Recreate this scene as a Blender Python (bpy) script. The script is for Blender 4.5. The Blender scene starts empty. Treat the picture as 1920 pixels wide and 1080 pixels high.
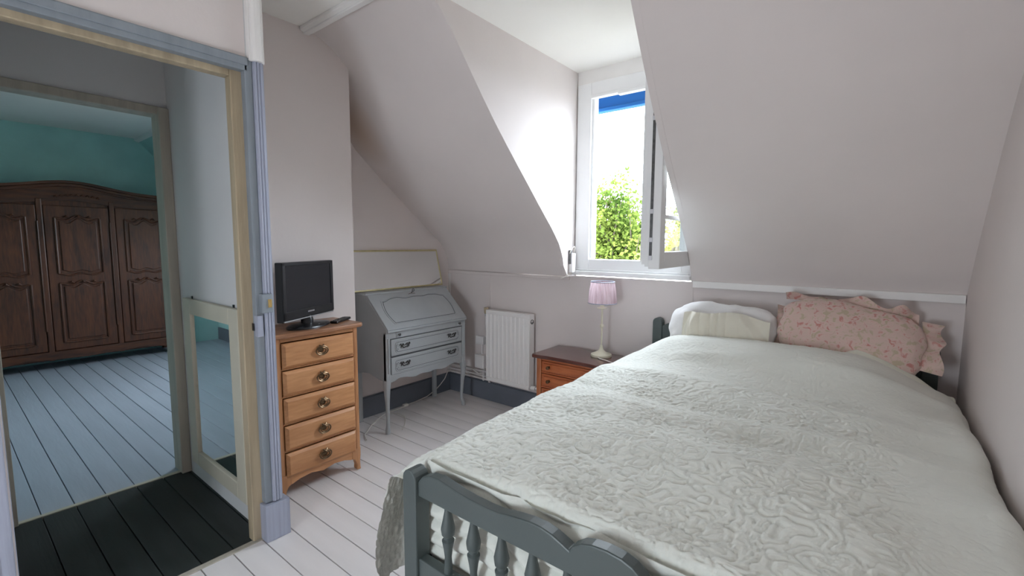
import bpy, bmesh, math, random
import numpy as np
from mathutils import Vector, Matrix
random.seed(7); rng = np.random.RandomState(5)
sc = bpy.context.scene
C = sc.collection
R = math.radians
PI = math.pi

# ------------------------------------------------------------------ camera
cam_d = bpy.data.cameras.new('camera'); cam = bpy.data.objects.new('camera', cam_d); C.objects.link(cam)
YAW, PIT, ROL = R(38.32), R(5.537), R(0.261)
fwd = Vector((-math.sin(YAW)*math.cos(PIT), math.cos(YAW)*math.cos(PIT), -math.sin(PIT)))
r0 = Vector((math.cos(YAW), math.sin(YAW), 0)); u0 = r0.cross(fwd)
r1 = r0*math.cos(ROL)+u0*math.sin(ROL); u1 = -r0*math.sin(ROL)+u0*math.cos(ROL)
m = Matrix((r1, u1, -fwd)).transposed().to_4x4(); m.translation = Vector((0, 0, 1.30))
cam.matrix_world = m
cam_d.sensor_width = 36; cam_d.lens = 862.66/1920*36; cam_d.clip_start = 0.02; cam_d.clip_end = 200
sc.camera = cam

# ------------------------------------------------------------------ sky, sun, portals, exposure
w = bpy.data.worlds.new('sky'); sc.world = w; w.use_nodes = True
bg = w.node_tree.nodes['Background']
bg.inputs['Color'].default_value = (0.80, 0.90, 1.0, 1); bg.inputs['Strength'].default_value = 13.0
def portal(name, loc, rot, sx, sy):
    l = bpy.data.lights.new(name, 'AREA'); l.shape = 'RECTANGLE'; l.size = sx; l.size_y = sy
    l.cycles.is_portal = True
    o = bpy.data.objects.new(name, l); C.objects.link(o); o.location = loc; o.rotation_euler = rot
portal('portal_dormer', (-1.25, 2.86, 1.77), (R(-90), 0, 0), 0.80, 1.30)
portal('portal_added_rear', (-.80, -1.36, .90), (R(90), 0, 0), .50, .8)
portal('portal_next_room', (-4.7, 2.92, 1.55), (R(-90), 0, 0), 1.0, 1.0)
sun_d = bpy.data.lights.new('sun', 'SUN'); sun_d.energy = 9; sun_d.angle = R(0.6); sun_d.color = (1, .95, .85)
sun = bpy.data.objects.new('sun', sun_d); C.objects.link(sun); sun.rotation_euler = (R(38), R(-12), 0)   # behind the house, high
vs = sc.view_settings
vs.view_transform = 'Standard'; vs.look = 'None'; vs.gamma = 1; vs.use_curve_mapping = False
vs.exposure = 0.88
sc.display_settings.display_device = 'sRGB'
sc.cycles.use_denoising = True
sc.cycles.max_bounces = 12; sc.cycles.diffuse_bounces = 8; sc.cycles.glossy_bounces = 5
sc.cycles.transmission_bounces = 8; sc.cycles.transparent_max_bounces = 8
sc.cycles.sample_clamp_indirect = 6

# ------------------------------------------------------------------ materials
M = {}
def s2l(c):
    return tuple(((v/255)/12.92 if v/255 <= .04045 else ((v/255+.055)/1.055)**2.4) for v in c)
def mat(name, col, rough=.6, var=.06, vscale=3., bump=.0, bscale=60., metal=0., stretch=(1, 1, 1), coat=0., sheen=0., trans=0., spec=.5, rnd=0., detail=4., coord='Object'):
    m = bpy.data.materials.new(name); m.use_nodes = True; nt = m.node_tree; N = nt.nodes; L = nt.links
    b = N['Principled BSDF']
    tc = N.new('ShaderNodeTexCoord'); mp = N.new('ShaderNodeMapping'); mp.inputs['Scale'].default_value = stretch
    L.new(tc.outputs[coord], mp.inputs['Vector'])
    n = N.new('ShaderNodeTexNoise'); n.inputs['Scale'].default_value = vscale; n.inputs['Detail'].default_value = detail
    L.new(mp.outputs['Vector'], n.inputs['Vector'])
    cr = N.new('ShaderNodeValToRGB')
    e = cr.color_ramp.elements
    e[0].position = .3; e[1].position = .7
    e[0].color = tuple(max(0, c*(1-var)) for c in col)+(1,); e[1].color = tuple(min(1, c*(1+var)) for c in col)+(1,)
    L.new(n.outputs['Fac'], cr.inputs['Fac'])
    out = cr.outputs['Color']
    if rnd:
        oi = N.new('ShaderNodeObjectInfo'); hs = N.new('ShaderNodeHueSaturation')
        mr = N.new('ShaderNodeMapRange'); mr.inputs['To Min'].default_value = 1-rnd; mr.inputs['To Max'].default_value = 1+rnd
        L.new(oi.outputs['Random'], mr.inputs['Value']); L.new(mr.outputs['Result'], hs.inputs['Value'])
        L.new(out, hs.inputs['Color']); out = hs.outputs['Color']
    L.new(out, b.inputs['Base Color'])
    b.inputs['Roughness'].default_value = rough; b.inputs['Metallic'].default_value = metal
    b.inputs['Specular IOR Level'].default_value = spec
    if coat: b.inputs['Coat Weight'].default_value = coat; b.inputs['Coat Roughness'].default_value = .15
    if sheen: b.inputs['Sheen Weight'].default_value = sheen
    if trans: b.inputs['Transmission Weight'].default_value = trans
    if bump:
        n2 = N.new('ShaderNodeTexNoise'); n2.inputs['Scale'].default_value = bscale; n2.inputs['Detail'].default_value = 5
        L.new(mp.outputs['Vector'], n2.inputs['Vector'])
        bp = N.new('ShaderNodeBump'); bp.inputs['Strength'].default_value = bump; bp.inputs['Distance'].default_value = .004
        L.new(n2.outputs['Fac'], bp.inputs['Height']); L.new(bp.outputs['Normal'], b.inputs['Normal'])
    M[name] = m
    return m
def wood(name, c1, c2, rough=.4, axis='Y', scale=9., coat=.2, bump=.12):
    m = bpy.data.materials.new(name); m.use_nodes = True; nt = m.node_tree; N = nt.nodes; L = nt.links
    b = N['Principled BSDF']
    tc = N.new('ShaderNodeTexCoord'); mp = N.new('ShaderNodeMapping')
    s = {'X': (.12, 1, 1), 'Y': (1, .12, 1), 'Z': (1, 1, .12)}[axis]; mp.inputs['Scale'].default_value = s
    L.new(tc.outputs['Object'], mp.inputs['Vector'])
    n1 = N.new('ShaderNodeTexNoise'); n1.inputs['Scale'].default_value = scale; n1.inputs['Detail'].default_value = 6; n1.inputs['Distortion'].default_value = 1.5
    n2 = N.new('ShaderNodeTexNoise'); n2.inputs['Scale'].default_value = scale*9; n2.inputs['Detail'].default_value = 4
    L.new(mp.outputs['Vector'], n1.inputs['Vector']); L.new(mp.outputs['Vector'], n2.inputs['Vector'])
    mx = N.new('ShaderNodeMath'); mx.operation = 'MULTIPLY_ADD'; mx.inputs[1].default_value = .45
    L.new(n2.outputs['Fac'], mx.inputs[0]); 
    ml = N.new('ShaderNodeMath'); ml.operation = 'MULTIPLY'; ml.inputs[1].default_value = .6; L.new(n1.outputs['Fac'], ml.inputs[0]); L.new(ml.outputs[0], mx.inputs[2])
    cr = N.new('ShaderNodeValToRGB'); e = cr.color_ramp.elements
    e[0].position = .38; e[1].position = .66; e[0].color = c1+(1,); e[1].color = c2+(1,)
    L.new(mx.outputs[0], cr.inputs['Fac']); L.new(cr.outputs['Color'], b.inputs['Base Color'])
    b.inputs['Roughness'].default_value = rough; b.inputs['Coat Weight'].default_value = coat; b.inputs['Coat Roughness'].default_value = .25
    bp = N.new('ShaderNodeBump'); bp.inputs['Strength'].default_value = bump; bp.inputs['Distance'].default_value = .002
    L.new(mx.outputs[0], bp.inputs['Height']); L.new(bp.outputs['Normal'], b.inputs['Normal'])
    M[name] = m
    return m
mat('wall_paint', (.685, .625, .605), .85, .035, 1.6, .12, 55.)
mat('ceiling_paint', (.84, .82, .78), .85, .02, 2., .06, 50.)
mat('teal_paint', (.38, .61, .585), .8, .08, 3., .1, 60.)
mat('passage_paint', (.60, .60, .60), .8, .04, 2., .1, 60.)
mat('floor_white', (.72, .69, .68), .42, .06, 4., .25, 30., stretch=(.25, 2, 1), rnd=.04)
mat('floor_skylight_tint', (.40, .44, .51), .42, .08, 4., .25, 30., stretch=(.25, 2, 1), rnd=.05)  # white boards under blue skylight; the dim blue is put into the colour
mat('floor_black', (.018, .022, .021), .5, .4, 6., .3, 30., stretch=(.25, 2, 1), rnd=.2)
mat('subfloor', (.03, .028, .026), .9)
mat('trim_white', (.78, .76, .74), .5, .03, 4.)
mat('window_white', (.80, .80, .80), .35, .02, 4.)
mat('frame_grey', (.23, .26, .29), .5, .10, 9., .2, 40., stretch=(3, 3, .3))
mat('frame_lilac', (.33, .35, .43), .5, .12, 9., .3, 40., stretch=(6, 6, .2))
mat('frame_cream', (.40, .325, .22), .55, .16, 8., .3, 50., stretch=(4, 4, .3))
mat('cream_paint', (.52, .485, .39), .5, .05, 5.)
mat('jamb_taupe', (.40, .37, .31), .6, .12, 7., .2, 40., stretch=(4, 4, .3))
mat('base_grey', (.13, .145, .175), .55, .12, 5., .15, 40.)
mat('desk_grey', (.38, .40, .41), .45, .05, 6., .08, 90.)
mat('desk_dark', (.10, .105, .11), .5, .1)
mat('bed_grey', (.072, .090, .088), .42, .08, 6., .08, 60.)
mat('black_plastic', (.008, .008, .010), .28, .1)
mat('screen_black', (.012, .013, .017), .16, .1)
mat('silver', (.62, .63, .66), .28, .03, metal=.9)
mat('bronze', (.16, .105, .06), .32, .4, 60., metal=.9)
mat('pewter', (.11, .11, .11), .4, .3, 60., metal=.7)
mat('brass', (.72, .50, .20), .3, .1, metal=.9)
mat('radiator_white', (.80, .78, .76), .35, .02)
mat('plastic_white', (.76, .74, .73), .4, .02)
mat('pipe_paint', (.66, .62, .60), .45, .08, 20.)
mat('cable_white', (.70, .67, .62), .5, .05)
mat('lamp_cream', (.70, .66, .52), .4, .06, 10.)
mat('mirror_glass', (.86, .87, .86), .02, .0, metal=1.)
mat('gold_frame', (.50, .43, .24), .4, .15, 20., metal=.3)
mat('blue_awning', (.008, .13, .40), .6, .03)
mat('sheet_cream', (.70, .70, .60), .9, .04, 8., .2, 80., sheen=.3)
mat('case_white', (.74, .73, .72), .9, .03, 9., .3, 30., sheen=.3)
mat('case_cream', (.66, .63, .53), .9, .04, 9., .3, 30., sheen=.3)
mat('quilt_cloth', (.70, .715, .655), .92, .03, 5., .35, 120., sheen=.25)
mat('bark', (.06, .045, .03), .9, .3, 20.)
mat('ground_green', (.10, .095, .085), .9, .3, 2.)
wood('oak_honey', (.42, .185, .072), (.60, .30, .135), .42, 'Y')
wood('oak_honey_v', (.34, .145, .058), (.52, .25, .11), .42, 'Z')
wood('oak_top', (.24, .105, .05), (.37, .18, .09), .36, 'Y')
wood('cherry', (.34, .082, .026), (.52, .155, .052), .35, 'X')
wood('cherry_v', (.32, .095, .032), (.46, .16, .06), .35, 'Z')
wood('mahogany', (.060, .017, .013), (.12, .034, .025), .22, 'X', coat=.6)
wood('walnut', (.034, .010, .004), (.115, .034, .011), .5, 'Z', coat=.08)
wood('walnut_h', (.034, .010, .004), (.115, .034, .011), .5, 'Y', coat=.08)
def glass():
    m = bpy.data.materials.new('window_glass'); m.use_nodes = True; N = m.node_tree.nodes; L = m.node_tree.links
    t = N.new('ShaderNodeBsdfTransparent'); t.inputs['Color'].default_value = (.93, .96, .96, 1)
    g = N.new('ShaderNodeBsdfGlossy'); g.inputs['Roughness'].default_value = .02
    f = N.new('ShaderNodeLayerWeight'); pw = N.new('ShaderNodeMath'); pw.operation = 'POWER'; pw.inputs[1].default_value = 5
    L.new(f.outputs['Facing'], pw.inputs[0]); ad = N.new('ShaderNodeMath'); ad.operation = 'MULTIPLY_ADD'; ad.inputs[1].default_value = .9; ad.inputs[2].default_value = .04; L.new(pw.outputs[0], ad.inputs[0])
    mx = N.new('ShaderNodeMixShader'); L.new(ad.outputs[0], mx.inputs[0]); L.new(t.outputs[0], mx.inputs[1]); L.new(g.outputs[0], mx.inputs[2])
    L.new(mx.outputs[0], N['Material Output'].inputs['Surface']); M['window_glass'] = m
glass()
def stain():
    m = M['wall_paint'].copy(); m.name = 'stained_wall_paint'; N = m.node_tree.nodes; L = m.node_tree.links; b = N['Principled BSDF']
    src = b.inputs['Base Color'].links[0].from_socket
    tc = N.new('ShaderNodeTexCoord'); mp = N.new('ShaderNodeMapping'); mp.inputs['Location'].default_value = (2.78/.22, -1.80/.30, -2.02/.38)
    mp.inputs['Scale'].default_value = (1/.22, 1/.30, 1/.38)
    L.new(tc.outputs['Object'], mp.inputs['Vector'])
    g = N.new('ShaderNodeTexGradient'); g.gradient_type = 'SPHERICAL'; L.new(mp.outputs['Vector'], g.inputs['Vector'])
    mx = N.new('ShaderNodeMix'); mx.data_type = 'RGBA'; L.new(g.outputs['Fac'], mx.inputs['Factor']); L.new(src, mx.inputs['A']); mx.inputs['B'].default_value = (.52, .40, .31, 1)
    L.new(mx.outputs['Result'], b.inputs['Base Color']); M['stained_wall_paint'] = m
stain()
def translucent(name, c1, c2, scale, stretch, fac=.5):
    m = bpy.data.materials.new(name); m.use_nodes = True; N = m.node_tree.nodes; L = m.node_tree.links
    tc = N.new('ShaderNodeTexCoord'); mp = N.new('ShaderNodeMapping'); mp.inputs['Scale'].default_value = stretch
    n = N.new('ShaderNodeTexNoise'); n.inputs['Scale'].default_value = scale
    cr = N.new('ShaderNodeValToRGB'); cr.color_ramp.elements[0].color = c1+(1,); cr.color_ramp.elements[1].color = c2+(1,)
    cr.color_ramp.elements[0].position = .35; cr.color_ramp.elements[1].position = .65
    L.new(tc.outputs['Object'], mp.inputs['Vector']); L.new(mp.outputs['Vector'], n.inputs['Vector']); L.new(n.outputs['Fac'], cr.inputs['Fac'])
    d = N.new('ShaderNodeBsdfDiffuse'); t = N.new('ShaderNodeBsdfTranslucent'); mx = N.new('ShaderNodeMixShader'); mx.inputs[0].default_value = fac
    L.new(cr.outputs['Color'], d.inputs['Color']); L.new(cr.outputs['Color'], t.inputs['Color'])
    L.new(d.outputs[0], mx.inputs[1]); L.new(t.outputs[0], mx.inputs[2]); L.new(mx.outputs[0], N['Material Output'].inputs['Surface'])
    M[name] = m
translucent('shade_lilac', (.54, .40, .43), (.70, .57, .61), 60., (1, 1, .05), .45)
translucent('leaf_green', (.035, .065, .012), (.13, .16, .035), 1.2, (1, 1, 1), .5)
translucent('leaf_yellow', (.12, .15, .025), (.25, .25, .06), 1.2, (1, 1, 1), .5)
def floral():
    m = bpy.data.materials.new('floral_cloth'); m.use_nodes = True; N = m.node_tree.nodes; L = m.node_tree.links
    b = N['Principled BSDF']; b.inputs['Roughness'].default_value = .92; b.inputs['Sheen Weight'].default_value = .25
    tc = N.new('ShaderNodeTexCoord')
    nz = N.new('ShaderNodeTexNoise'); nz.inputs['Scale'].default_value = 38; nz.inputs['Detail'].default_value = 3; nz.inputs['Distortion'].default_value = .6
    cr = N.new('ShaderNodeValToRGB'); cr.color_ramp.interpolation = 'EASE'; e = cr.color_ramp.elements
    e[0].position = .36; e[0].color = (.46, .38, .27, 1); e[1].position = .68; e[1].color = (.50, .22, .19, 1)
    x = cr.color_ramp.elements.new(.45); x.color = (.58, .44, .38, 1)
    x = cr.color_ramp.elements.new(.56); x.color = (.60, .44, .39, 1)
    L.new(tc.outputs['Object'], nz.inputs['Vector']); L.new(nz.outputs['Fac'], cr.inputs['Fac']); L.new(cr.outputs['Color'], b.inputs['Base Color'])
    n2 = N.new('ShaderNodeTexNoise'); n2.inputs['Scale'].default_value = 25; n2.inputs['Detail'].default_value = 5
    bp = N.new('ShaderNodeBump'); bp.inputs['Strength'].default_value = .5; bp.inputs['Distance'].default_value = .006
    L.new(tc.outputs['Object'], n2.inputs['Vector']); L.new(n2.outputs['Fac'], bp.inputs['Height']); L.new(bp.outputs['Normal'], b.inputs['Normal'])
    M['floral_cloth'] = m
floral()

# ------------------------------------------------------------------ mesh helpers
def offs(p):
    v = Vector((0, 0, 0))
    while p is not None: v += p.location; p = p.parent
    return v
class MB:
    def __init__(s): s.v = []; s.f = []
    def add(s, vs, fs):
        b = len(s.v); s.v += [tuple(v) for v in vs]; s.f += [tuple(i+b for i in f) for f in fs]; return s
    def box(s, a, b):
        x0, y0, z0 = [min(p, q) for p, q in zip(a, b)]; x1, y1, z1 = [max(p, q) for p, q in zip(a, b)]
        return s.add([(x0,y0,z0),(x1,y0,z0),(x1,y1,z0),(x0,y1,z0),(x0,y0,z1),(x1,y0,z1),(x1,y1,z1),(x0,y1,z1)],
              [(0,3,2,1),(4,5,6,7),(0,1,5,4),(1,2,6,5),(2,3,7,6),(3,0,4,7)])
    def prism(s, poly, axis, a, b):
        """poly: list of 2D points; axis 'x': (y,z), 'y': (x,z), 'z': (x,y)"""
        def P(p, t):
            return {'x': (t, p[0], p[1]), 'y': (p[0], t, p[1]), 'z': (p[0], p[1], t)}[axis]
        n = len(poly)
        return s.add([P(p, a) for p in poly]+[P(p, b) for p in poly],
              [tuple(range(n)), tuple(range(2*n-1, n-1, -1))]+[(i, i+n, (i+1) % n+n, (i+1) % n) for i in range(n)])
    def tube(s, path, r, n=8, caps=True, flat=None):
        path = [Vector(p) for p in path]; k = len(path)
        rr = r if isinstance(r, (list, tuple)) else [r]*k
        vs = []; prev = None
        for i, p in enumerate(path):
            t = (path[min(i+1, k-1)]-path[max(i-1, 0)])
            if t.length < 1e-9: t = Vector((0, 0, 1))
            t.normalize()
            if prev is None:
                a = Vector((0, 0, 1)) if abs(t.z) < .9 else Vector((1, 0, 0))
                prev = (a - t*a.dot(t)).normalized()
            else:
                prev = (prev - t*prev.dot(t)).normalized()
            q = t.cross(prev)
            for j in range(n):
                an = 2*PI*j/n
                vs.append(p+prev*(math.cos(an)*rr[i])+q*(math.sin(an)*rr[i]))
        fs = [(i*n+j, i*n+(j+1) % n, (i+1)*n+(j+1) % n, (i+1)*n+j) for i in range(k-1) for j in range(n)]
        if caps: fs += [tuple(range(n-1, -1, -1)), tuple(range((k-1)*n, k*n))]
        return s.add(vs, fs)
    def lathe(s, prof, c, n=20, axis='z'):
        vs = []
        for r, h in prof:
            for j in range(n):
                a = 2*PI*j/n; x, y = r*math.cos(a), r*math.sin(a)
                vs.append({'z': (c[0]+x, c[1]+y, c[2]+h), 'x': (c[0]+h, c[1]+x, c[2]+y), 'y': (c[0]+y, c[1]+h, c[2]+x)}[axis])
        k = len(prof)
        fs = [(i*n+j, i*n+(j+1) % n, (i+1)*n+(j+1) % n, (i+1)*n+j) for i in range(k-1) for j in range(n)]
        fs += [tuple(range(n-1, -1, -1)), tuple(range((k-1)*n, k*n))]
        return s.add(vs, fs)
    def rings(s, rings, caps=True):
        n = len(rings[0]); vs = [p for r in rings for p in r]; k = len(rings)
        fs = [(i*n+j, i*n+(j+1) % n, (i+1)*n+(j+1) % n, (i+1)*n+j) for i in range(k-1) for j in range(n)]
        if caps: fs += [tuple(range(n-1, -1, -1)), tuple(range((k-1)*n, k*n))]
        return s.add(vs, fs)
    def grid(s, P):
        a, b, _ = P.shape
        vs = [tuple(p) for p in P.reshape(-1, 3)]
        return s.add(vs, [(i*b+j, i*b+j+1, (i+1)*b+j+1, (i+1)*b+j) for i in range(a-1) for j in range(b-1)])
    def mesh(s, name, mt, bevel=0, smooth=False, off=(0, 0, 0), seg=2, fix=True):
        me = bpy.data.meshes.new(name)
        me.from_pydata([(v[0]-off[0], v[1]-off[1], v[2]-off[2]) for v in s.v], [], s.f)
        if fix or bevel:
            bm = bmesh.new(); bm.from_mesh(me)
            if fix: bmesh.ops.recalc_face_normals(bm, faces=bm.faces)
            if bevel:
                ed = [e for e in bm.edges if len(e.link_faces) == 2 and e.calc_face_angle(0) > .6]
                bmesh.ops.bevel(bm, geom=ed, offset=bevel, segments=seg, affect='EDGES', profile=.5, clamp_overlap=True)
            bm.to_mesh(me); bm.free()
        if smooth:
            me.polygons.foreach_set('use_smooth', [True]*len(me.polygons))
            if smooth != 'all':
                try: me.set_sharp_from_angle(angle=R(40))
                except Exception: pass
        me.materials.append(M[mt])
        return me
    def build(s, name, mt, parent=None, bevel=0, smooth=False, local=False, seg=2, fix=True):
        off = (0, 0, 0) if (local or parent is None) else offs(parent)
        o = bpy.data.objects.new(name, s.mesh(name, mt, bevel, smooth, off, seg, fix)); C.objects.link(o)
        if parent is not None: o.parent = parent
        return o
def tag(o, label, cat=None, group=None, kind=None):
    o['label'] = label
    if cat: o['category'] = cat
    if group: o['group'] = group
    if kind: o['kind'] = kind
    return o
def thing(name, loc, label, cat, group=None, kind=None, rz=0):
    o = bpy.data.objects.new(name, None); C.objects.link(o); o.empty_display_size = .05
    o.location = loc; o.rotation_euler = (0, 0, rz)
    return tag(o, label, cat, group, kind)
def struct(name, mb, mt, label, cat, **k):
    return tag(mb.build(name, mt, None, **k), label, cat, kind='structure')
def box(a, b): return MB().box(a, b)
def sm(t):
    t = max(0., min(1., t)); return t*t*(3-2*t)
def lerp_prof(pr, z): return float(np.interp(z, [p[0] for p in pr], [p[1] for p in pr]))

# ------------------------------------------------------------------ room shell
XR, YB, XA, XB, XD, CEI = .322, 2.815, -2.925, -2.54, -2.03, 2.47
WL = 'wall_paint'
struct('wall_back', MB().box((XA-.1, YB, -.05), (XR+.1, YB+.1, 1.075)).box((XA-.1, YB, 1.075), (-1.662, YB+.1, 2.6)).box((-.852, YB, 1.075), (XR+.1, YB+.1, 2.6)).box((-1.662, YB, 2.44), (-.852, YB+.1, 2.6)),
       WL, 'pinkish grey knee wall below the attic slope and window', 'wall')
struct('wall_alcove', box((XA-.08, 1.63, -.05), (XA, YB, 2.6)), WL, 'pinkish grey alcove side wall behind the grey writing desk', 'wall')
struct('wall_chimney', box((XA-.08, .90, -.05), (XB, 1.632, 2.6)), WL, 'pinkish grey chimney breast wall behind the small television', 'wall')
struct('wall_right', box((XR, -1.3, -.05), (XR+.1, YB+.1, 2.6)), WL, 'plain pale wall along the right side of the bed', 'wall')
struct('wall_doorway', MB().box((XD-.08, -1.3, -.05), (XD, .10, 2.6)).box((XD-.08, .10, 1.99), (XD, .8415, 2.6)), WL, 'pale wall above and beside the open doorway', 'wall')
rw = MB().box((XD-.1, -1.4, -.05), (-1.05, -1.3, 2.6)).box((-.55, -1.4, -.05), (XR+.1, -1.3, 2.6)).box((-1.05, -1.4, -.05), (-.55, -1.3, .5)).box((-1.05, -1.4, 1.3), (-.55, -1.3, 2.6))  # low window opening is added, out of view, to fill the bedroom with daylight
struct('wall_rear', rw, WL, 'pale wall behind the viewer with an added low window for fill light', 'wall')
struct('ceiling', box((XA-.08, -1.4, CEI), (XR+.1, 1.45, CEI+.12)), 'ceiling_paint', 'flat white ceiling of the bedroom', 'ceiling')
# attic slope: profile (z -> y) at a few x positions, lofted
PA = [(1.075, 2.815), (1.142, 2.80), (1.22, 2.775), (1.299, 2.72), (1.443, 2.54), (1.647, 2.28), (1.824, 2.06), (1.965, 1.90), (2.1, 1.80), (2.23, 1.71), (2.32, 1.645), (2.40, 1.55), (2.45, 1.45), (2.47, 1.36)]
PL = [(1.075, 2.72), (1.144, 2.668), (1.217, 2.652), (1.306, 2.601), (1.399, 2.515), (1.514, 2.392), (1.653, 2.25), (1.801, 2.095), (1.944, 1.954), (2.084, 1.826), (2.23, 1.702), (2.326, 1.62), (2.42, 1.52), (2.45, 1.45), (2.47, 1.36)]
PC = [(1.075, 2.805), (1.12, 2.795), (1.23, 2.72), (1.306, 2.64), (1.399, 2.535), (1.514, 2.405), (1.653, 2.25), (1.801, 2.095), (1.944, 1.954), (2.084, 1.826), (2.23, 1.702), (2.326, 1.62), (2.42, 1.52), (2.45, 1.45), (2.47, 1.36)]
PR = [(1.085, 2.812), (1.257, 2.686), (1.424, 2.54), (1.586, 2.405), (1.727, 2.27), (1.82, 2.174), (2.0, 1.98), (2.2, 1.77), (2.33, 1.64), (2.42, 1.52), (2.45, 1.45), (2.47, 1.36)]
ZS = [1.075, 1.11, 1.15, 1.2, 1.25, 1.3, 1.35, 1.4, 1.47, 1.55, 1.65, 1.75, 1.85, 1.95, 2.05, 2.15, 2.25, 2.32, 2.37, 2.41, 2.44, 2.455, 2.465, 2.47]
def chx(y): return -.857+(.067)*max(0, (YB-y))/1.1     # splayed right cheek
def slope(name, x0, x1, p0, p1, nx, label, edge=None):
    P = np.zeros((nx, len(ZS), 3))
    for j, z in enumerate(ZS):
        ya, yb_ = lerp_prof(p0, z), lerp_prof(p1, z)
        xa = x0 if x0 is not None else chx(ya)+.0025
        for i in range(nx):
            t = i/(nx-1); P[i, j] = (xa+(x1-xa)*t, ya+(yb_-ya)*t, z)
    mb = MB().grid(P); Q = P.copy(); Q[:, :, 1] += .05; Q[:, :, 2] += .05
    na = nx*len(ZS); mb.grid(Q)
    b = len(ZS)
    for i in (0, nx-1):
        mb.f += [(i*b+j, i*b+j+1, na+i*b+j+1, na+i*b+j) for j in range(b-1)]
    for j in (0, b-1):
        mb.f += [(i*b+j, (i+1)*b+j, na+(i+1)*b+j, na+i*b+j) for i in range(nx-1)]
    return struct(name, mb, 'stained_wall_paint' if x0 is not None else WL, label, 'ceiling', smooth=True)
slope('ceiling_slope', XA-.02, -1.6645, PA, PL, 8, 'sloping pinkish attic ceiling left of the dormer window')
slope('ceiling_slope', None, XR+.03, PC, PR, 8, 'sloping attic ceiling right of the dormer over the bed head')
# dormer cheeks and ceiling
def cheek(name, fx, prof, label, dx):
    poly = [(lerp_prof(prof, z), z) for z in ZS if z < 2.46]
    poly += [(YB+.02, 2.45), (YB+.02, 1.075)]
    n = len(poly); mb = MB()
    A = [(fx(y), y, z) for y, z in poly]; B = [(fx(y)+dx, y+.0, z) for y, z in poly]
    mb.add(A+B, [tuple(range(n)), tuple(range(2*n-1, n-1, -1))]+[(i, i+n, (i+1) % n+n, (i+1) % n) for i in range(n)])
    return struct(name, mb, WL, label, 'wall')
cheek('wall_cheek_left', lambda y: -1.662, PL, 'bright triangular left cheek wall of the dormer', -.03)
cheek('wall_cheek_right', chx, PC, 'hidden right cheek wall of the dormer beside the open sash', .03)
struct('ceiling_dormer', box((-1.70, 1.44, 2.447), (-.77, YB+.02, 2.50)), 'ceiling_paint', 'flat white dormer ceiling above the window', 'ceiling')
struct('roof', MB().box((-7.2, -1.6, 2.62), (XR+.2, 1.3, 2.70)).prism([(1.3, 2.62), (2.95, 1.20), (2.95, 1.28), (1.3, 2.70)], 'x', -2.0+.0, -1.70).prism([(1.3, 2.62), (2.95, 1.20), (2.95, 1.28), (1.3, 2.70)], 'x', -.74, XR+.2).box((-1.74, 1.3, 2.52), (-.72, 3.0, 2.60)),
       'base_grey', 'outer roof skin above the attic', 'roof')
# moulding where flat ceiling meets slope
struct('trim_1', MB().prism([(1.34, 2.47), (1.34, 2.452), (1.375, 2.440), (1.41, 2.452), (1.41, 2.47)], 'x', XB, -1.70).prism([(1.36, 2.45), (1.36, 2.436), (1.39, 2.436), (1.39, 2.45)], 'x', XB, -1.70),
       'trim_white', 'white moulding strip between flat ceiling and left slope', 'moulding', bevel=.003)
# knee wall rail
struct('trim_2', MB().box((-.845, YB-.022, 1.045), (XR-.003, YB, 1.083)), 'trim_white', 'white wooden rail along the wall above the pillows', 'moulding', bevel=.003)
struct('trim_3', MB().box((XA, YB-.014, 1.043), (-1.70, YB, 1.068)), WL, 'painted rail under the slope above the radiator', 'moulding', bevel=.003)
struct('trim_4', MB().box((XA, 2.803, .16), (XA+.018, YB, 1.04)), 'trim_white', 'narrow white vertical strip in the corner behind the desk', 'moulding', bevel=.002)
struct('trim_5', MB().box((-2.452, YB-.004, .16), (-2.449, YB+.01, 1.04)), WL, 'thin panel joint on the knee wall above the radiator', 'moulding')
struct('trim_6', MB().box((-.850, YB-.004, .16), (-.846, YB+.01, 1.04)), WL, 'thin panel joint on the knee wall below the window corner', 'moulding')
struct('baseboard_back', MB().box((XA, YB-.016, 0), (XR, YB, .150)).box((XA, YB-.010, .150), (XR, YB, .158)), 'base_grey', 'dark grey blue skirting board under the radiator', 'skirting', bevel=.002)
struct('baseboard_alcove', MB().box((XA, 1.632, 0), (XA+.016, YB-.016, .150)).box((XA, 1.632, .150), (XA+.010, YB-.016, .158)), 'base_grey', 'dark grey blue skirting board behind the writing desk', 'skirting', bevel=.002)

# ------------------------------------------------------------------ floor boards
def planks(root, xa, y0, y1, mt, z=0., start=.700, pitch=.118, gap=.0042, xfun=None):
    k = math.floor((y0-start)/pitch); cache = {}
    while start+k*pitch < y1:
        a = max(y0, start+k*pitch+gap/2); b = min(y1, start+(k+1)*pitch-gap/2); k += 1
        if b-a < .01: continue
        x0, x1 = xfun((a+b)/2)
        key = (round(b-a, 4), round(x0, 3), round(x1, 3))
        if key not in cache:
            cache[key] = MB().box((x0, 0, -.02), (x1, b-a, 0)).mesh('floor_plank', mt, bevel=.0012, seg=1)
        o = bpy.data.objects.new('floor_plank', cache[key]); C.objects.link(o); o.parent = root
        o.location = (0, a, z+random.uniform(-.0012, .0))
fl = struct('floor', box((XA, -1.3, -.06), (XR, YB, -.019)), 'subfloor', 'white painted floorboards of the bedroom', 'floor')
planks(fl, 0, -1.29, YB-.002, 'floor_white', xfun=lambda y: ((XD-.005) if y < .93 else (XB-.02 if y < 1.6 else XA), XR))
fl2 = struct('floor_passage', box((-3.02, .02, -.06), (XD, .9, -.019)), 'subfloor', 'black painted floorboards in the doorway passage', 'floor')
planks(fl2, 0, .10, .845, 'floor_black', start=.242, xfun=lambda y: (-3.02, -2.06))
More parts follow.
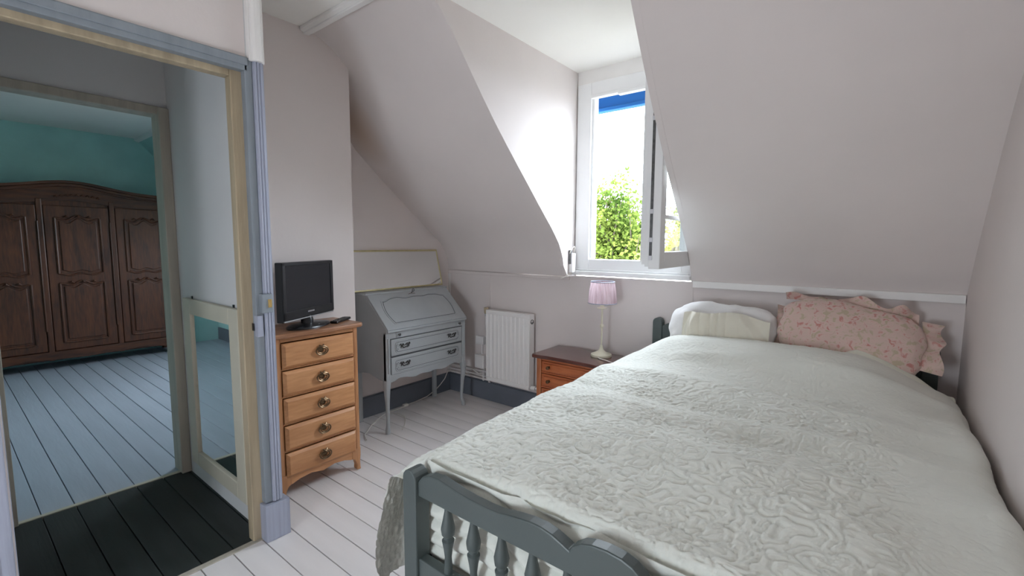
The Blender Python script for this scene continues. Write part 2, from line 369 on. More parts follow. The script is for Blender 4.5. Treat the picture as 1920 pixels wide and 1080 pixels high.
fl3 = struct('floor_next_room', box((-6.95, -.7, -.06), (-3.02, YB, -.019)), 'subfloor', 'next room floorboards with blue skylight put into their colour', 'floor')
planks(fl3, 0, -.69, YB-.002, 'floor_skylight_tint', start=.242, xfun=lambda y: (-6.9, -3.045))
struct('trim_7', MB().box((-3.045, .10, -.015), (-3.02, .845, .004)), 'cream_paint', 'pale threshold strip between black and skylight tinted floorboards', 'threshold', bevel=.002)
struct('trim_8', MB().box((-2.06, .10, -.015), (-2.033, .84, .004)), 'jamb_taupe', 'worn threshold strip in front of the black floorboards', 'threshold', bevel=.002)

# ------------------------------------------------------------------ passage and next room shell
PW = 'passage_paint'
struct('wall_passage_right', box((-3.02, .842, -.05), (XD, .90, 2.6)), PW, 'pale passage side wall above the framed low mirror', 'wall')
struct('wall_passage_left', box((-3.02, .02, -.05), (XD-.08, .10, 2.6)), PW, 'passage side wall opposite the framed low mirror', 'wall')
struct('wall_passage_end', MB().box((-3.10, .02, 2.0), (-3.02, .92, 2.6)).box((-3.10, -.8, -.05), (-3.02, .16, 2.6)).box((-3.10, .842, -.05), (-3.02, YB+.1, 2.6)), PW, 'grey wall over the second doorway at the end of the passage', 'wall')
struct('ceiling_passage', box((-3.02, .02, 2.42), (XD-.08, .9, 2.5)), 'ceiling_paint', 'passage ceiling above the doorway', 'ceiling')
TL = 'teal_paint'
struct('wall_far', box((-7.0, -.8, -.05), (-6.9, YB+.1, 2.7)), TL, 'teal wall behind the dark wooden wardrobe', 'wall')
struct('wall_side', box((-7.0, -.8, -.05), (-3.1, -.7, 2.7)), TL, 'teal side wall of the next room', 'wall')
struct('wall_gable', MB().box((-7.0, YB, -.05), (-5.2, YB+.1, 1.6)).box((-4.2, YB, -.05), (-3.1, YB+.1, 1.6)).box((-5.2, YB, -.05), (-4.2, YB+.1, 1.05)).box((-5.2, YB, 2.05), (-4.2, YB+.1, 2.35)), TL, 'low outer wall of the next room with an unseen added window', 'wall')  # unseen window opening added to let more daylight into the next room
struct('ceiling_next_room', box((-7.0, -.8, 2.5), (-3.1, 1.64, 2.6)), 'ceiling_paint', 'white flat ceiling of the next room', 'ceiling')
for xa, xb in ((-7.0, -5.2), (-4.2, -3.1)):
    mb = MB().prism([(1.60, 2.5), (2.87, 1.10), (2.92, 1.15), (1.64, 2.58)], 'x', xa, xb)
    struct('ceiling_next_slope', mb, TL, 'teal attic slope above the wardrobe' if xa < -6 else 'teal attic slope near the second doorway', 'ceiling')
struct('ceiling_added_dormer', MB().box((-5.2, 1.6, 2.25), (-4.2, 2.95, 2.31)).prism([(1.6, 2.5), (1.83, 2.25), (1.88, 2.3), (1.64, 2.58)], 'x', -5.2, -4.2).prism([(1.83, 2.25), (YB+.1, 1.1), (YB+.1, 2.28), (1.83, 2.28)], 'x', -5.23, -5.2).prism([(1.83, 2.25), (YB+.1, 1.1), (YB+.1, 2.28), (1.83, 2.28)], 'x', -4.2, -4.17),
       'ceiling_paint', 'lining of the added dormer in the next room', 'ceiling')  # shell around the added window, out of view
struct('trim_9', MB().prism([(1.585, 2.5), (1.585, 2.475), (1.625, 2.462), (1.65, 2.478), (1.65, 2.5)], 'x', -6.9, -3.1), 'trim_white', 'white moulding between ceiling and teal slope', 'moulding')
struct('baseboard_side', box((-6.9, -.7, 0), (-3.1, -.685, .16)), 'base_grey', 'dark skirting of the next room seen in the low mirror', 'skirting')

# door frame around the passage (no leaf)
df = thing('door_1', (XD, .5, 0), 'grey blue door frame with cream inner lining around the open doorway', 'door frame', kind='structure')
MB().box((-2.095, .786, 0), (-2.045, .842, 1.985)).build('lining_jamb', 'frame_cream', df, bevel=.004)
MB().box((-2.095, .10, 1.953), (-2.046, .786, 1.990)).build('lining_head', 'frame_cream', df, bevel=.004)
MB().box((-2.125, .818, 0), (-2.096, .845, 1.985)).build('door_stop', 'cream_paint', df, bevel=.003)
MB().box((-2.05, .10, 1.978), (-2.012, .84, 2.032)).box((-2.02, .10, 1.998), (-2.006, .84, 2.028)).build('architrave_head', 'frame_grey', df, bevel=.003)
MB().box((-2.05, .828, .17), (-2.012, .858, 2.03)).build('architrave_jamb', 'frame_grey', df, bevel=.003)
pil = MB()
pil.box((-2.05, .858, .17), (-2.004, .899, 2.02))
for k in range(3): pil.tube([(-2.004, .866+.0115*k, .17), (-2.004, .866+.0115*k, 2.02)], .0052, 8)
pil.build('pilaster', 'frame_lilac', df, bevel=.002)
MB().box((-2.05, .818, 0), (-1.990, .922, .165)).build('plinth_block', 'frame_lilac', df, bevel=.003)
MB().box((-2.04, .846, 2.02), (-2.004, .905, 2.469)).tube([(-2.006, .875, 2.02), (-2.006, .875, 2.469)], .022, 12).build('corner_bead', 'trim_white', df, bevel=.003)
kb = MB().box((-2.022, .842, 1.005), (-1.985, .888, 1.085)).build('lock_keeper', 'frame_grey', df, bevel=.004)
MB().box((-1.987, .866, 1.028), (-1.981, .880, 1.062)).build('bolt_slot', 'brass', kb, bevel=.001)
MB().box((-2.03, .826, .905), (-2.001, .850, .995)).build('strike_plate', 'frame_lilac', df, bevel=.002)
MB().box((-2.044, .822, .93), (-2.028, .828, .96)).build('latch_hole', 'black_plastic', df)
# left jamb of the same frame
MB().box((-2.13, .06, 0), (-2.035, .102, 1.99)).build('lining_jamb', 'frame_lilac', df, bevel=.004)
MB().box((-2.05, .02, 0), (-2.008, .095, 2.02)).box((-2.02, .045, 0), (-2.0, .06, 2.02)).build('architrave_jamb', 'frame_lilac', df, bevel=.004)
# second door frame
d2 = thing('door_2', (-3.03, .5, 0), 'worn taupe frame of the second doorway leading to the teal room', 'door frame', kind='structure')
MB().box((-3.11, .795, 0), (-2.985, .842, 2.0)).build('lining_jamb', 'jamb_taupe', d2, bevel=.004)
MB().box((-3.11, .16, 1.965), (-3.005, .842, 2.006)).build('lining_head', 'jamb_taupe', d2, bevel=.004)
MB().box((-3.11, .14, 0), (-3.0, .165, 2.0)).build('lining_jamb', 'jamb_taupe', d2, bevel=.004)

# low framed mirror on the passage wall
pm = thing('framed_mirror', (-2.53, .842, .1), 'low cream framed mirror fixed to the passage wall', 'mirror')
fy0, fy1 = .818, .841
MB().box((-2.885, fy0, .10), (-2.785, fy1, 1.005)).build('frame_stile', 'cream_paint', pm, bevel=.004)
MB().box((-2.285, fy0, .10), (-2.185, fy1, 1.005)).build('frame_stile', 'cream_paint', pm, bevel=.004)
MB().box((-2.785, fy0, .925), (-2.285, fy1, 1.005)).build('frame_rail', 'cream_paint', pm, bevel=.004)
MB().box((-2.785, fy0, .10), (-2.285, fy1, .178)).build('frame_rail', 'cream_paint', pm, bevel=.004)
MB().box((-2.79, .829, .17), (-2.28, .836, .93)).build('mirror_glass', 'mirror_glass', pm)
for x in (-2.80, -2.27): MB().box((x-.006, .836, 1.003), (x+.006, .841, 1.018)).build('fixing_clip', 'black_plastic', pm)

# ------------------------------------------------------------------ window with open sash
wn = thing('window_1', (-1.26, YB, 1.08), 'white dormer window with its casement opened inward', 'window', kind='structure')
WW = 'window_white'
x0, x1 = -1.655, -.862
MB().box((x0, YB-.012, 1.115), (x0+.105, YB+.06, 2.36)).build('frame_jamb', WW, wn, bevel=.004)
MB().box((x1-.055, YB-.012, 1.115), (x1, YB+.06, 2.36)).build('frame_jamb', WW, wn, bevel=.004)
MB().box((x0+.105, YB-.012, 2.275), (x1-.055, YB+.06, 2.36)).build('frame_head', WW, wn, bevel=.004)
MB().box((x0+.105, YB-.012, 1.115), (x1-.055, YB+.06, 1.195)).build('frame_bottom', WW, wn, bevel=.004)
MB().box((x0-.005, YB-.004, 2.355), (x1+.005, YB+.05, 2.45)).build('header_board', 'trim_white', wn, bevel=.003)
MB().box((x0+.105, YB+.005, 1.20), (x0+.122, YB+.06, 2.275)).build('rebate_strip', WW, wn, bevel=.003)
MB().box((x0+.105, YB-.02, 2.258), (x1-.055, YB+.02, 2.278)).box((x0+.3, YB-.03, 2.245), (x1-.055, YB+.01, 2.262)).build('curtain_track', WW, wn, bevel=.003)
MB().box((x0-.01, YB-.045, 1.085), (x1+.005, YB+.03, 1.115)).box((x0+.02, YB-.02, 1.115), (x1-.01, YB, 1.128)).build('sill', WW, wn, bevel=.005)
# sash leaf: local frame, hinge at origin, leaf along +X local, rotated about the hinge
sash = bpy.data.objects.new('sash', None); C.objects.link(sash); sash.parent = wn
sash = None
a = R(-88.5)
def leafpt(u, v, z):   # u along leaf from hinge, v depth (+ = room-facing side when open, i.e. +X), world coords
    hx, hy = -.886, YB-.02
    ux, uy = math.cos(a), math.sin(a)      # towards the room
    nx, ny = -math.sin(a), math.cos(a)
    return (hx+u*ux+v*nx, hy+u*uy+v*ny, z)
def leafbox(mb, u0, u1, v0, v1, z0, z1):
    P = [leafpt(u, v, z) for z in (z0, z1) for (u, v) in ((u0, v0), (u1, v0), (u1, v1), (u0, v1))]
    mb.add(P, [(0,3,2,1),(4,5,6,7),(0,1,5,4),(1,2,6,5),(2,3,7,6),(3,0,4,7)]); return mb
for o in [o for o in bpy.data.objects if o.name == 'sash']: bpy.data.objects.remove(o)
LW, z0, z1 = .555, 1.175, 2.262
mb = MB(); leafbox(mb, LW-.075, LW, -.028, .03, z0, z1); leafbox(mb, 0, .06, -.028, .03, z0, z1); leafbox(mb, .06, LW-.075, -.028, .03, z0, z0+.085); leafbox(mb, .06, LW-.075, -.028, .03, z1-.08, z1)
sash = mb.build('sash_frame', WW, wn, bevel=.004)
mb = MB(); leafbox(mb, LW-.03, LW-.012, -.052, -.028, z0+.012, z1-.01); leafbox(mb, LW-.05, LW-.03, -.075, -.052, z0+.02, z1-.02); leafbox(mb, LW-.065, LW-.05, -.09, -.07, z0+.035, z1-.03); leafbox(mb, LW-.06, LW-.045, -.06, -.028, z0+.012, z1-.01)
mb.build('rebate_profile', WW, sash, bevel=.002)
mb = MB(); leafbox(mb, .06, LW-.075, .0, .004, z0+.085, z1-.08); mb.build('pane', 'window_glass', sash)
mb = MB(); leafbox(mb, .06, LW-.075, -.012, .016, z0+.255, z0+.275); mb.build('glazing_bar', WW, sash, bevel=.002)
for zz in (1.22, 1.31, 1.45, 1.9):
    mb = MB(); leafbox(mb, LW-.002, LW+.006, -.026, -.008, zz, zz+.022); mb.build('lock_keep', 'silver', sash, bevel=.001)
mb = MB(); leafbox(mb, LW, LW+.003, -.024, -.010, z0+.05, z1-.05); mb.build('bolt_rail', 'pewter', sash)
for zz in (1.3, 2.1):
    MB().tube([(-.868, YB-.022, zz), (-.868, YB-.022, zz+.08)], .008, 10).build('hinge', WW, wn)
# shutter control box with its cord beside the window
sb = thing('shutter_control', (-1.645, 2.76, 1.075), 'white shutter control box with looped cord left of the window', 'control box')
MB().box((-1.660, 2.728, 1.10), (-1.630, 2.775, 1.235)).build('body', 'plastic_white', sb, bevel=.005)
MB().box((-1.661, 2.725, 1.16), (-1.640, 2.745, 1.255)).build('bracket', 'pewter', sb, bevel=.003)
lp = [(-1.645+.022*math.sin(t)*.6, 2.752+.026*math.cos(t), 1.245+.035*math.sin(t)) for t in np.linspace(-.4, PI+.5, 14)]
MB().tube(lp, .0035, 6).build('cord', 'cable_white', sb, smooth=True)
MB().tube([(-1.645, 2.745, 1.10), (-1.66, 2.72, 1.085), (-1.68, 2.70, 1.070), (-1.70, 2.695, 1.062)], .0035, 6).build('cord', 'cable_white', sb, smooth=True)
# blue blind box outside
bl = thing('window_awning', (-1.26, 2.98, 2.2), 'blue awning box hanging outside above the window', 'awning')
MB().box((-1.85, 2.96, 2.225), (-.65, 3.03, 2.45)).build('box', 'blue_awning', bl, bevel=.004)
MB().box((-1.85, 2.945, 2.205), (-.65, 3.0, 2.23)).build('lower_bar', 'blue_awning', bl, bevel=.004)

# ------------------------------------------------------------------ bed
bed = thing('bed', (-.40, 1.8, 0), 'grey painted wooden bed with spindle footboard', 'bed')
BX0, BX1 = -1.06, .25
G = 'bed_grey'
def post(x0, x1, ya, yb, zt, name):
    n = 8; pts = [(x0, 0), (x1, 0), (x1, zt-.03)]
    xc, rr = (x0+x1)/2, (x1-x0)/2
    pts += [(xc+rr*math.cos(t), zt-.028+.028*math.sin(t)) for t in np.linspace(0, PI, n)]
    pts += [(x0, zt-.03)]
    return MB().prism(pts, 'y', ya, yb).build(name, G, bed, bevel=.004)
post(BX0, BX0+.058, .822, .875, .640, 'foot_post'); post(BX1-.058, BX1, .822, .875, .640, 'foot_post')
# shaped top rail of the footboard, mirrored about the middle
xm = (BX0+BX1)/2
top = [(-1.003, .610), (-.985, .630), (-.955, .642), (-.917, .645), (-.88, .640), (-.84, .634), (-.795, .630), (-.74, .629), (-.70, .631), (-.65, .640), (-.605, .646), (-.57, .646), (-.54, .640), (-.515, .631), (-.494, .622), (-.487, .634), (-.465, .650), (-.44, .658), (-.405, .661)]
top = top+[(2*xm-x, z) for x, z in reversed(top[:-1])]
MB().prism(top+[(BX1-.057, .566), (BX0+.057, .566)], 'y', .832, .865).build('foot_rail', G, bed, bevel=.004)
MB().box((BX0+.055, .832, .275), (BX1-.055, .865, .372)).build('foot_rail', G, bed, bevel=.004)
sp_prof = [(.012, 0), (.012, .02), (.010, .05), (.013, .075), (.018, .10), (.0125, .105), (.0125, .112), (.018, .117), (.0205, .135), (.015, .16), (.010, .185), (.010, .20)]
sx = BX0+.165
sp_mesh = MB().lathe(sp_prof, (0, 0, 0), 12).mesh('spindle', G, smooth=True)
while sx < BX1-.1:
    o = bpy.data.objects.new('spindle', sp_mesh); C.objects.link(o); o.parent = bed
    o.location = Vector((sx, .848, .369))-offs(bed); sx += .0975
post(BX0, BX0+.058, 2.745, 2.795, .850, 'head_post'); post(BX1-.058, BX1, 2.745, 2.795, .850, 'head_post')
hb = [(BX0+.05, .45), (BX0+.05, .80), (BX0+.09, .82), (-.8, .81), (-.4, .84), (0, .81), (BX1-.09, .82), (BX1-.05, .80), (BX1-.05, .45)]
MB().prism(hb, 'y', 2.757, 2.785).build('head_panel', G, bed, bevel=.003)
MB().box((BX0+.01, .87, .24), (BX0+.04, 2.75, .37)).build('side_rail', G, bed, bevel=.003)
MB().box((BX1-.04, .87, .24), (BX1-.01, 2.75, .37)).build('side_rail', G, bed, bevel=.003)
MB().box((BX0+.045, .90, .33), (BX1-.045, 2.74, .60)).build('mattress', 'sheet_cream', bed, bevel=.04, seg=4, smooth=True)

# value noise
def vnoise(x, y, seed):
    g = np.random.RandomState(seed).rand(64, 64)
    xi = np.floor(x).astype(int); yi = np.floor(y).astype(int); fx = x-xi; fy = y-yi
    fx = fx*fx*(3-2*fx); fy = fy*fy*(3-2*fy)
    a_ = g[xi % 64, yi % 64]; b_ = g[(xi+1) % 64, yi % 64]; c_ = g[xi % 64, (yi+1) % 64]; d_ = g[(xi+1) % 64, (yi+1) % 64]
    return (a_*(1-fx)+b_*fx)*(1-fy)+(c_*(1-fx)+d_*fx)*fy
def emboss(s, t):
    """matelasse relief: medallions with petals and scrolls between, stitched grooves on a puffy cloth"""
    P = .28
    row = np.floor(t/P); cs = s/P-.5*(row % 2)
    u = (cs-np.floor(cs)-.5)*P; v = (t/P-row-.5)*P
    wu = (vnoise(s*26, t*26, 1)-.5)*.022+(vnoise(s*60, t*60, 13)-.5)*.008; wv = (vnoise(s*26, t*26, 2)-.5)*.022+(vnoise(s*60, t*60, 14)-.5)*.008
    u = u+wu; v = v+wv
    r = np.hypot(u, v)+1e-6; th = np.arctan2(v, u)
    petal = .056*(.45+.55*np.abs(np.cos(3*th)))
    petal2 = .116*(.58+.42*np.abs(np.cos(4*th+.4)))
    d1 = np.abs(r-petal); d2 = np.abs(r-petal2); d3 = np.abs(r-petal2*.82); d4 = np.abs(r-.022)
    g = np.exp(-(d1/.0045)**2)+np.exp(-(d2/.0045)**2)+.7*np.exp(-(d3/.004)**2)+np.exp(-(d4/.004)**2)
    vein = np.abs(np.sin(3*th))*r/3; g = g+.8*np.exp(-(vein/.0032)**2)*(r < petal)
    vein = np.abs(np.sin(8*th+.8))*r/8; g = g+.7*np.exp(-(vein/.0028)**2)*(r > petal+.006)*(r < petal2*.8)
    n1 = vnoise(s*16+40, t*16+7, 15)+.35*vnoise(s*38+4, t*38+70, 16)
    scr = np.abs(((n1*5.0) % 1.)-.5)
    q = np.clip((r-petal2-.004)/.012, 0, 1)
    g = g+q*np.exp(-((.5-scr)/.13)**2)*.9
    g = np.clip(g, 0, 1.15)
    fine = vnoise(s*70, t*160, 3)*.5+vnoise(s*38, t*80, 4)*.5
    return -.0052*g+.0050*(fine-.5)
def htop(x, y):
    S = lambda q: np.clip(q, 0, 1)**2*(3-2*np.clip(q, 0, 1))
    base = .652+.026*S((y-.9)/.5)+.02*S((x+1.1)/.45)*S((.3-x)/.35)
    base = base+.012*S((y-1.75)/.3)*(1-S((y-2.08)/.12))
    mask = S((x+1.10)/.30)*S((.36-x)/.42)
    hump = (.125+.02*np.exp(-((x+.35)/.3)**2))*S((y-2.06-.05*np.sin(3*x))/.36)*mask
    wr = .008*np.sin(2*PI*(y*1.9+x*.55+.25*np.sin(2.2*x)))*S((y-.95)/.3)*(1-.6*S((y-2)/.2))
    wr = wr+.012*np.exp(-((y-(1.16+.24*(x+1)))/.055)**2)-.011*np.exp(-((y-(1.38+.20*(x+1)))/.065)**2)+.010*np.exp(-((y-(1.56+.12*(x+1)))/.05)**2)
    wr = wr-.012*np.exp(-((y-(1.74-.05*x))/.05)**2)*S((x+1.2)/.3)+.014*np.exp(-((y-(2.00-.10*(x+.6)))/.06)**2)*S((x+1.25)/.35)
    wr = wr+.012*np.exp(-((y-(2.24+.10*(x+.4)))/.035)**2)*S((x+.9)/.3)
    wr = wr+.014*(vnoise(x*6+9, y*6+4, 8)-.5)
    wr = wr*(.30+.70*S((x+1.12)/.38))
    return base+hump+wr
XL, XRQ = -1.095, .308
rl, rr_ = .062, .07
D = .0042
sL = np.arange(-.42, 0, D*1.6)                                   # left drape, below the edge
sA = np.arange(0, rl*PI/2, D); sT = np.arange(XL+rl, XRQ-rr_, D)
sB = np.arange(0, rr_*PI/2, D); sR = np.arange(0, .16, D*2)
cols = [(XL, s, 0, s) for s in sL]
cols += [(XL+rl*(1-math.cos(q/rl)), rl*math.sin(q/rl), 0, q) for q in sA]
cols += [(x, rl, 1, rl*PI/2+x-XL-rl) for x in sT]
base_s = rl*PI/2+(XRQ-rr_)-XL-rl
cols += [(XRQ-rr_+rr_*math.sin(q/rr_), rl-rr_+rr_*math.cos(q/rr_), 2, base_s+q) for q in sB]
cols += [(XRQ, rl-rr_-s, 3, base_s+rr_*PI/2+s) for s in sR]
cols = np.array(cols)
tY = np.concatenate([np.arange(.845, .93, D), np.arange(.93, 2.50, D)])
X0 = cols[:, 0][:, None]; ZO = cols[:, 1][:, None]-rl; SS = cols[:, 3][:, None]
Yg = np.repeat(tY[None, :], len(cols), 0)
Xg = np.repeat(X0, len(tY), 1)
hx = np.clip(Xg, XL+.02, XRQ-.02)
Zg = htop(hx, Yg)+ZO
Sfun = lambda q: np.clip(q, 0, 1)**2*(3-2*np.clip(q, 0, 1))
topm = Sfun((ZO+.09)/.08)                                        # 1 on top, 0 on drape
# foot roll-off of the top part, hem at the head
ft = np.clip((.935-Yg)/.055, 0, 1)
Zg = Zg-topm*(.05*(1-np.sqrt(np.clip(1-np.clip(ft, 0, 1)**2, 0, 1)))+.02*Sfun((.895-Yg)/.03))
Yg2 = np.where((Yg < .935), Yg*(1-topm)+topm*(.935-(.935-Yg)*.62), Yg)
Zg = Zg-topm*.03*Sfun((Yg-2.475)/.025)
edge_y = .03*np.sin(3.1*Xg+.5)+.018*np.sin(7*Xg)                 # uneven head hem
Yg2 = Yg2+edge_y*Sfun((Yg-2.1)/.35)
# left drape folds
dr = np.clip(-ZO/.42, 0, 1.2)
left = (Xg < XL+rl)*1.
fold = .5+.5*np.sin(2*PI*Yg/.30+1.2*np.sin(5*Yg)+2*dr)
Xg = Xg-left*((1-np.exp(-np.clip(-ZO-.015, 0, 1)/.05))*(.02+.055*Sfun((1.12-Yg)/.2))+np.clip(-ZO-.02, 0, 1)*(.06+.10*fold))
Yg2 = Yg2+left*np.clip(-ZO, 0, 1)*(.10*Sfun((1.1-Yg)/.25))*np.sin(9*ZO+1)
Zg = np.maximum(Zg, .012)
# right: keep off the wall
Xg = np.minimum(Xg, XR-.004)
E_ = emboss(SS+0*Yg, Yg)
# smoother cloth towards the head and right edge (plain border of the quilt)
pm_ = 1-.62*Sfun((Yg-2.06-.10*np.sin(2.5*Xg))/.1)*1.
pm_ = pm_*(1-.7*Sfun((Xg-(.02-.10*(Yg-1.5)))/.10))
E_ = E_*pm_
P = np.stack([Xg, Yg2, Zg], -1)
nu = np.gradient(P, axis=0); nv = np.gradient(P, axis=1); nn = np.cross(nu, nv); nn /= np.linalg.norm(nn, axis=-1, keepdims=True)+1e-9
nn *= np.sign(nn[:, :, 2:3].mean())
P = P+nn*E_[..., None]
P[..., 0] = np.minimum(P[..., 0], XR-.003)
qt = thing('quilt', (-.40, 1.7, .3), 'pale sage white embossed quilt spread over the bed', 'quilt')
MB().grid(P).build('cover', 'quilt_cloth', qt, smooth='all')
# foot panel, bunched behind the spindles
fx = np.arange(BX0+.03, BX1-.03, .006); fz = np.arange(.30, .645, .004)
FX, FZ = np.meshgrid(fx, fz, indexing='ij')
ph = FZ/.052+.55*vnoise(FX*5, FZ*4+3, 11)*2+.2*np.sin(9*FX)
bul = .022*np.abs(np.sin(PI*ph))**.6+.008*vnoise(FX*30, FZ*40, 12)
FP = np.stack([FX, .915-bul-.012*np.sin(PI*(FZ-.3)/.35), FZ], -1)
MB().grid(FP[:, ::-1]).build('foot_panel', 'quilt_cloth', qt, smooth='all')
# turned cream sheet edge under the pillows
def shz(x): return float(htop(np.array(min(max(x, -1.0), .27)), np.array(2.47)))-.025
sh = tag(MB().grid(np.array([[(x, y+.02*math.sin(5*x), shz(x)-.03*(1-sm((x+.18)/.15))+dz*sm((x+.18)/.15)*(1-.7*sm((x-.14)/.13))) for y, dz in ((2.46, -.02), (2.475, .010), (2.50, .036), (2.53, .040), (2.57, .02))] for x in np.linspace(-1.0, .285, 60)])).build('bed_sheet', 'sheet_cream', None, smooth='all'),
     'cream sheet edge showing between the floral pillow and the quilt', 'sheet')

# ------------------------------------------------------------------ pillows
def pillow_pts(nu, nv, hw, hh, ht, e=2.6, seed=0, wr=.006):
    P = np.zeros((nu, nv, 3))
    for i in range(nu):
        a_ = -PI/2+PI*i/(nu-1)
        for j in range(nv):
            b_ = 2*PI*j/nv
            f = lambda c, p: math.copysign(abs(c)**p, c)
            P[i, j] = (hw*f(math.sin(a_), .62), hh*f(math.cos(a_), .55)*f(math.sin(b_), .75), ht*f(math.cos(a_), .55)*f(math.cos(b_), .9))
    n = vnoise(P[..., 0]*18+seed+20, P[..., 1]*22+P[..., 2]*13+20, seed+21)-.5
    n2 = vnoise(P[..., 0]*45+seed+20, P[..., 1]*45+20, seed+31)-.5
    L = np.linalg.norm(P, axis=-1, keepdims=True)+1e-6
    return P+P/L*(n*wr*2+n2*wr*.6)[..., None]
def closed(mb, P):
    nu, nv, _ = P.shape
    mb.add([tuple(p) for p in P.reshape(-1, 3)], [(i*nv+j, i*nv+(j+1) % nv, (i+1)*nv+(j+1) % nv, (i+1)*nv+j) for i in range(nu-1) for j in range(nv)]); return mb
def xf(P, loc, rx, rz=0, ry=0):
    Mx = np.array(Matrix.Rotation(rz, 3, 'Z') @ Matrix.Rotation(ry, 3, 'Y') @ Matrix.Rotation(rx, 3, 'X'))
    return P @ Mx.T+np.array(loc)
# left: cream pillow in an open white case
lp_ = thing('white_pillow', (-.63, 2.58, .66), 'white pillow with cream pleated middle at the bed head', 'pillow')
P1 = pillow_pts(56, 56, .262, .155, .085, seed=1, wr=.010)
P1 = xf(P1, (-.632, 2.60, .838), R(62), R(2))
closed(MB(), P1).build('pillowcase', 'case_white', lp_, smooth='all')
# exposed cream panel with vertical pleats, slightly proud of the case front
pu = np.linspace(-.80, -.385, 110); pv = np.linspace(0, 1, 26)
PU, PV = np.meshgrid(pu, pv, indexing='ij')
w_ = np.clip((PU+.79-.10*(PV-.45)**2)/.03, 0, 1)*np.clip((-.385-PU-.22*(PV-.3)**2*(PV > .3))/.05, 0, 1)
def front_y(x, z):    # front surface of the case at given x,z
    k = (z-.838)/.155
    return 2.600-.100*np.sqrt(np.clip(1-np.clip(np.abs(k), 0, 1)**2.6, 0, 1))-.02*(1-k)
Zp = .74+PV*(.950-.74-.006*np.sin(26*PU)*PV-.55*(PU+.60)**2)
pl = (.002+.009*np.clip((-.50-PU)/.12, 0, 1))*np.abs(np.sin(PI*(PU+.79)/.045+.8*PV+.6*np.sin(40*PU)))**.5
MB().grid(np.stack([PU, front_y(PU, Zp)-.004-pl*w_+.02*(1-w_), Zp], -1)).build('cream_panel', 'case_cream', lp_, smooth='all')
# right: floral pillow with ruffles
fp = thing('floral_pillow', (-.08, 2.56, .66), 'pink floral pillow with ruffled edges at the bed head', 'pillow')
P2 = pillow_pts(60, 60, .275, .165, .075, seed=5, wr=.009)
P2 = xf(P2, (-.085, 2.612, .872), R(62), R(1), R(9))
closed(MB(), P2).build('cushion', 'floral_cloth', fp, smooth='all')
def ruffle(path, out, width, amp, wl, seed, name):
    n = len(path); m_ = 9; G_ = np.zeros((n, m_, 3)); r_ = np.random.RandomState(seed); acc = 0
    for i in range(n):
        if i: acc += np.linalg.norm(np.array(path[i])-np.array(path[i-1]))
        ph_ = 2*PI*acc/wl+1.3*math.sin(acc*23+seed)
        wd = width[i] if hasattr(width, '__len__') else width
        for j in range(m_):
            t = j/(m_-1); o_ = np.array(out[i]); 
            side = np.array((0, -1., .25))
            G_[i, j] = np.array(path[i])+o_*wd*t*(1-.15*t*math.sin(ph_*.7))+side*(amp*t*math.sin(ph_)+.018*t*t*math.cos(ph_*.5))
    return MB().grid(G_).build(name, 'floral_cloth', fp, smooth='all')
xs = np.linspace(-.345, .165, 150)
tz = .865+.128-(xs+.085)*.16-.02*np.abs((xs+.085)/.27)**3
wd = .028+.055*np.exp(-((xs+.03)/.055)**2)+.045*np.exp(-((xs-.13)/.06)**2)+.018*np.exp(-((xs+.31)/.04)**2)
ruffle([(x, 2.69, z+.008) for x, z in zip(xs, tz)], [(.0, -.35, .94)]*150, wd, .016, .11, 2, 'ruffle')
zs_ = np.linspace(.965, .775, 90)
ruffle([(.168+.012*math.sin((z-.77)*12), 2.70-(.965-z)*.75, z) for z in zs_], [(.93, -.25, -.12)]*90, .070, .017, .085, 5, 'ruffle')
ruffle([(-.347, 2.70-(.97-z)*.75, z) for z in np.linspace(.985, .80, 80)], [(-.9, -.3, .15)]*80, .040, .012, .08, 9, 'ruffle')

# ------------------------------------------------------------------ nightstand and lamp
ns = thing('nightstand', (-1.47, 2.60, 0), 'reddish wooden nightstand with small drawers beside the bed', 'nightstand')
nx0, nx1, ny0, ny1 = -1.728, -1.222, 2.452, 2.758
tp = [(-1.755, 2.765), (-1.755, 2.44), (-1.742, 2.418), (-1.70, 2.418), (-1.62, 2.428), (-1.475, 2.432), (-1.33, 2.428), (-1.25, 2.418), (-1.208, 2.418), (-1.195, 2.44), (-1.195, 2.765)]
MB().prism(tp, 'z', .552, .575).build('top', 'mahogany', ns, bevel=.007, seg=3)
MB().box((nx0, ny0+.012, .10), (nx0+.025, ny1, .552)).box((nx1-.025, ny0+.012, .10), (nx1, ny1, .552)).box((nx0, ny1-.012, .10), (nx1, ny1, .552)).box((nx0+.025, ny0+.03, .10), (nx1-.025, ny1, .12)).build('carcass', 'cherry_v', ns, bevel=.002)
for x in (nx0, nx1-.036): MB().box((x, ny0, .0), (x+.036, ny0+.036, .552)).build('leg', 'cherry_v', ns, bevel=.006)
for x in (nx0, nx1-.036): MB().box((x, ny1-.036, .0), (x+.036, ny1, .11)).build('leg', 'cherry_v', ns, bevel=.004)
for z in (.45, .352, .254): MB().box((nx0+.036, ny0+.008, z), (nx1-.036, ny0+.03, z+.010)).build('rail', 'cherry', ns, bevel=.001)
MB().box((nx0+.036, ny0+.006, .534), (nx1-.036, ny0+.03, .552)).build('rail', 'cherry', ns, bevel=.001)
MB().prism([(nx0+.036, .16), (nx0+.036, .12), (nx0+.10, .105), (-1.475, .12), (nx1-.10, .105), (nx1-.036, .12), (nx1-.036, .16)], 'y', ny0+.006, ny0+.025).build('apron', 'cherry', ns, bevel=.002)
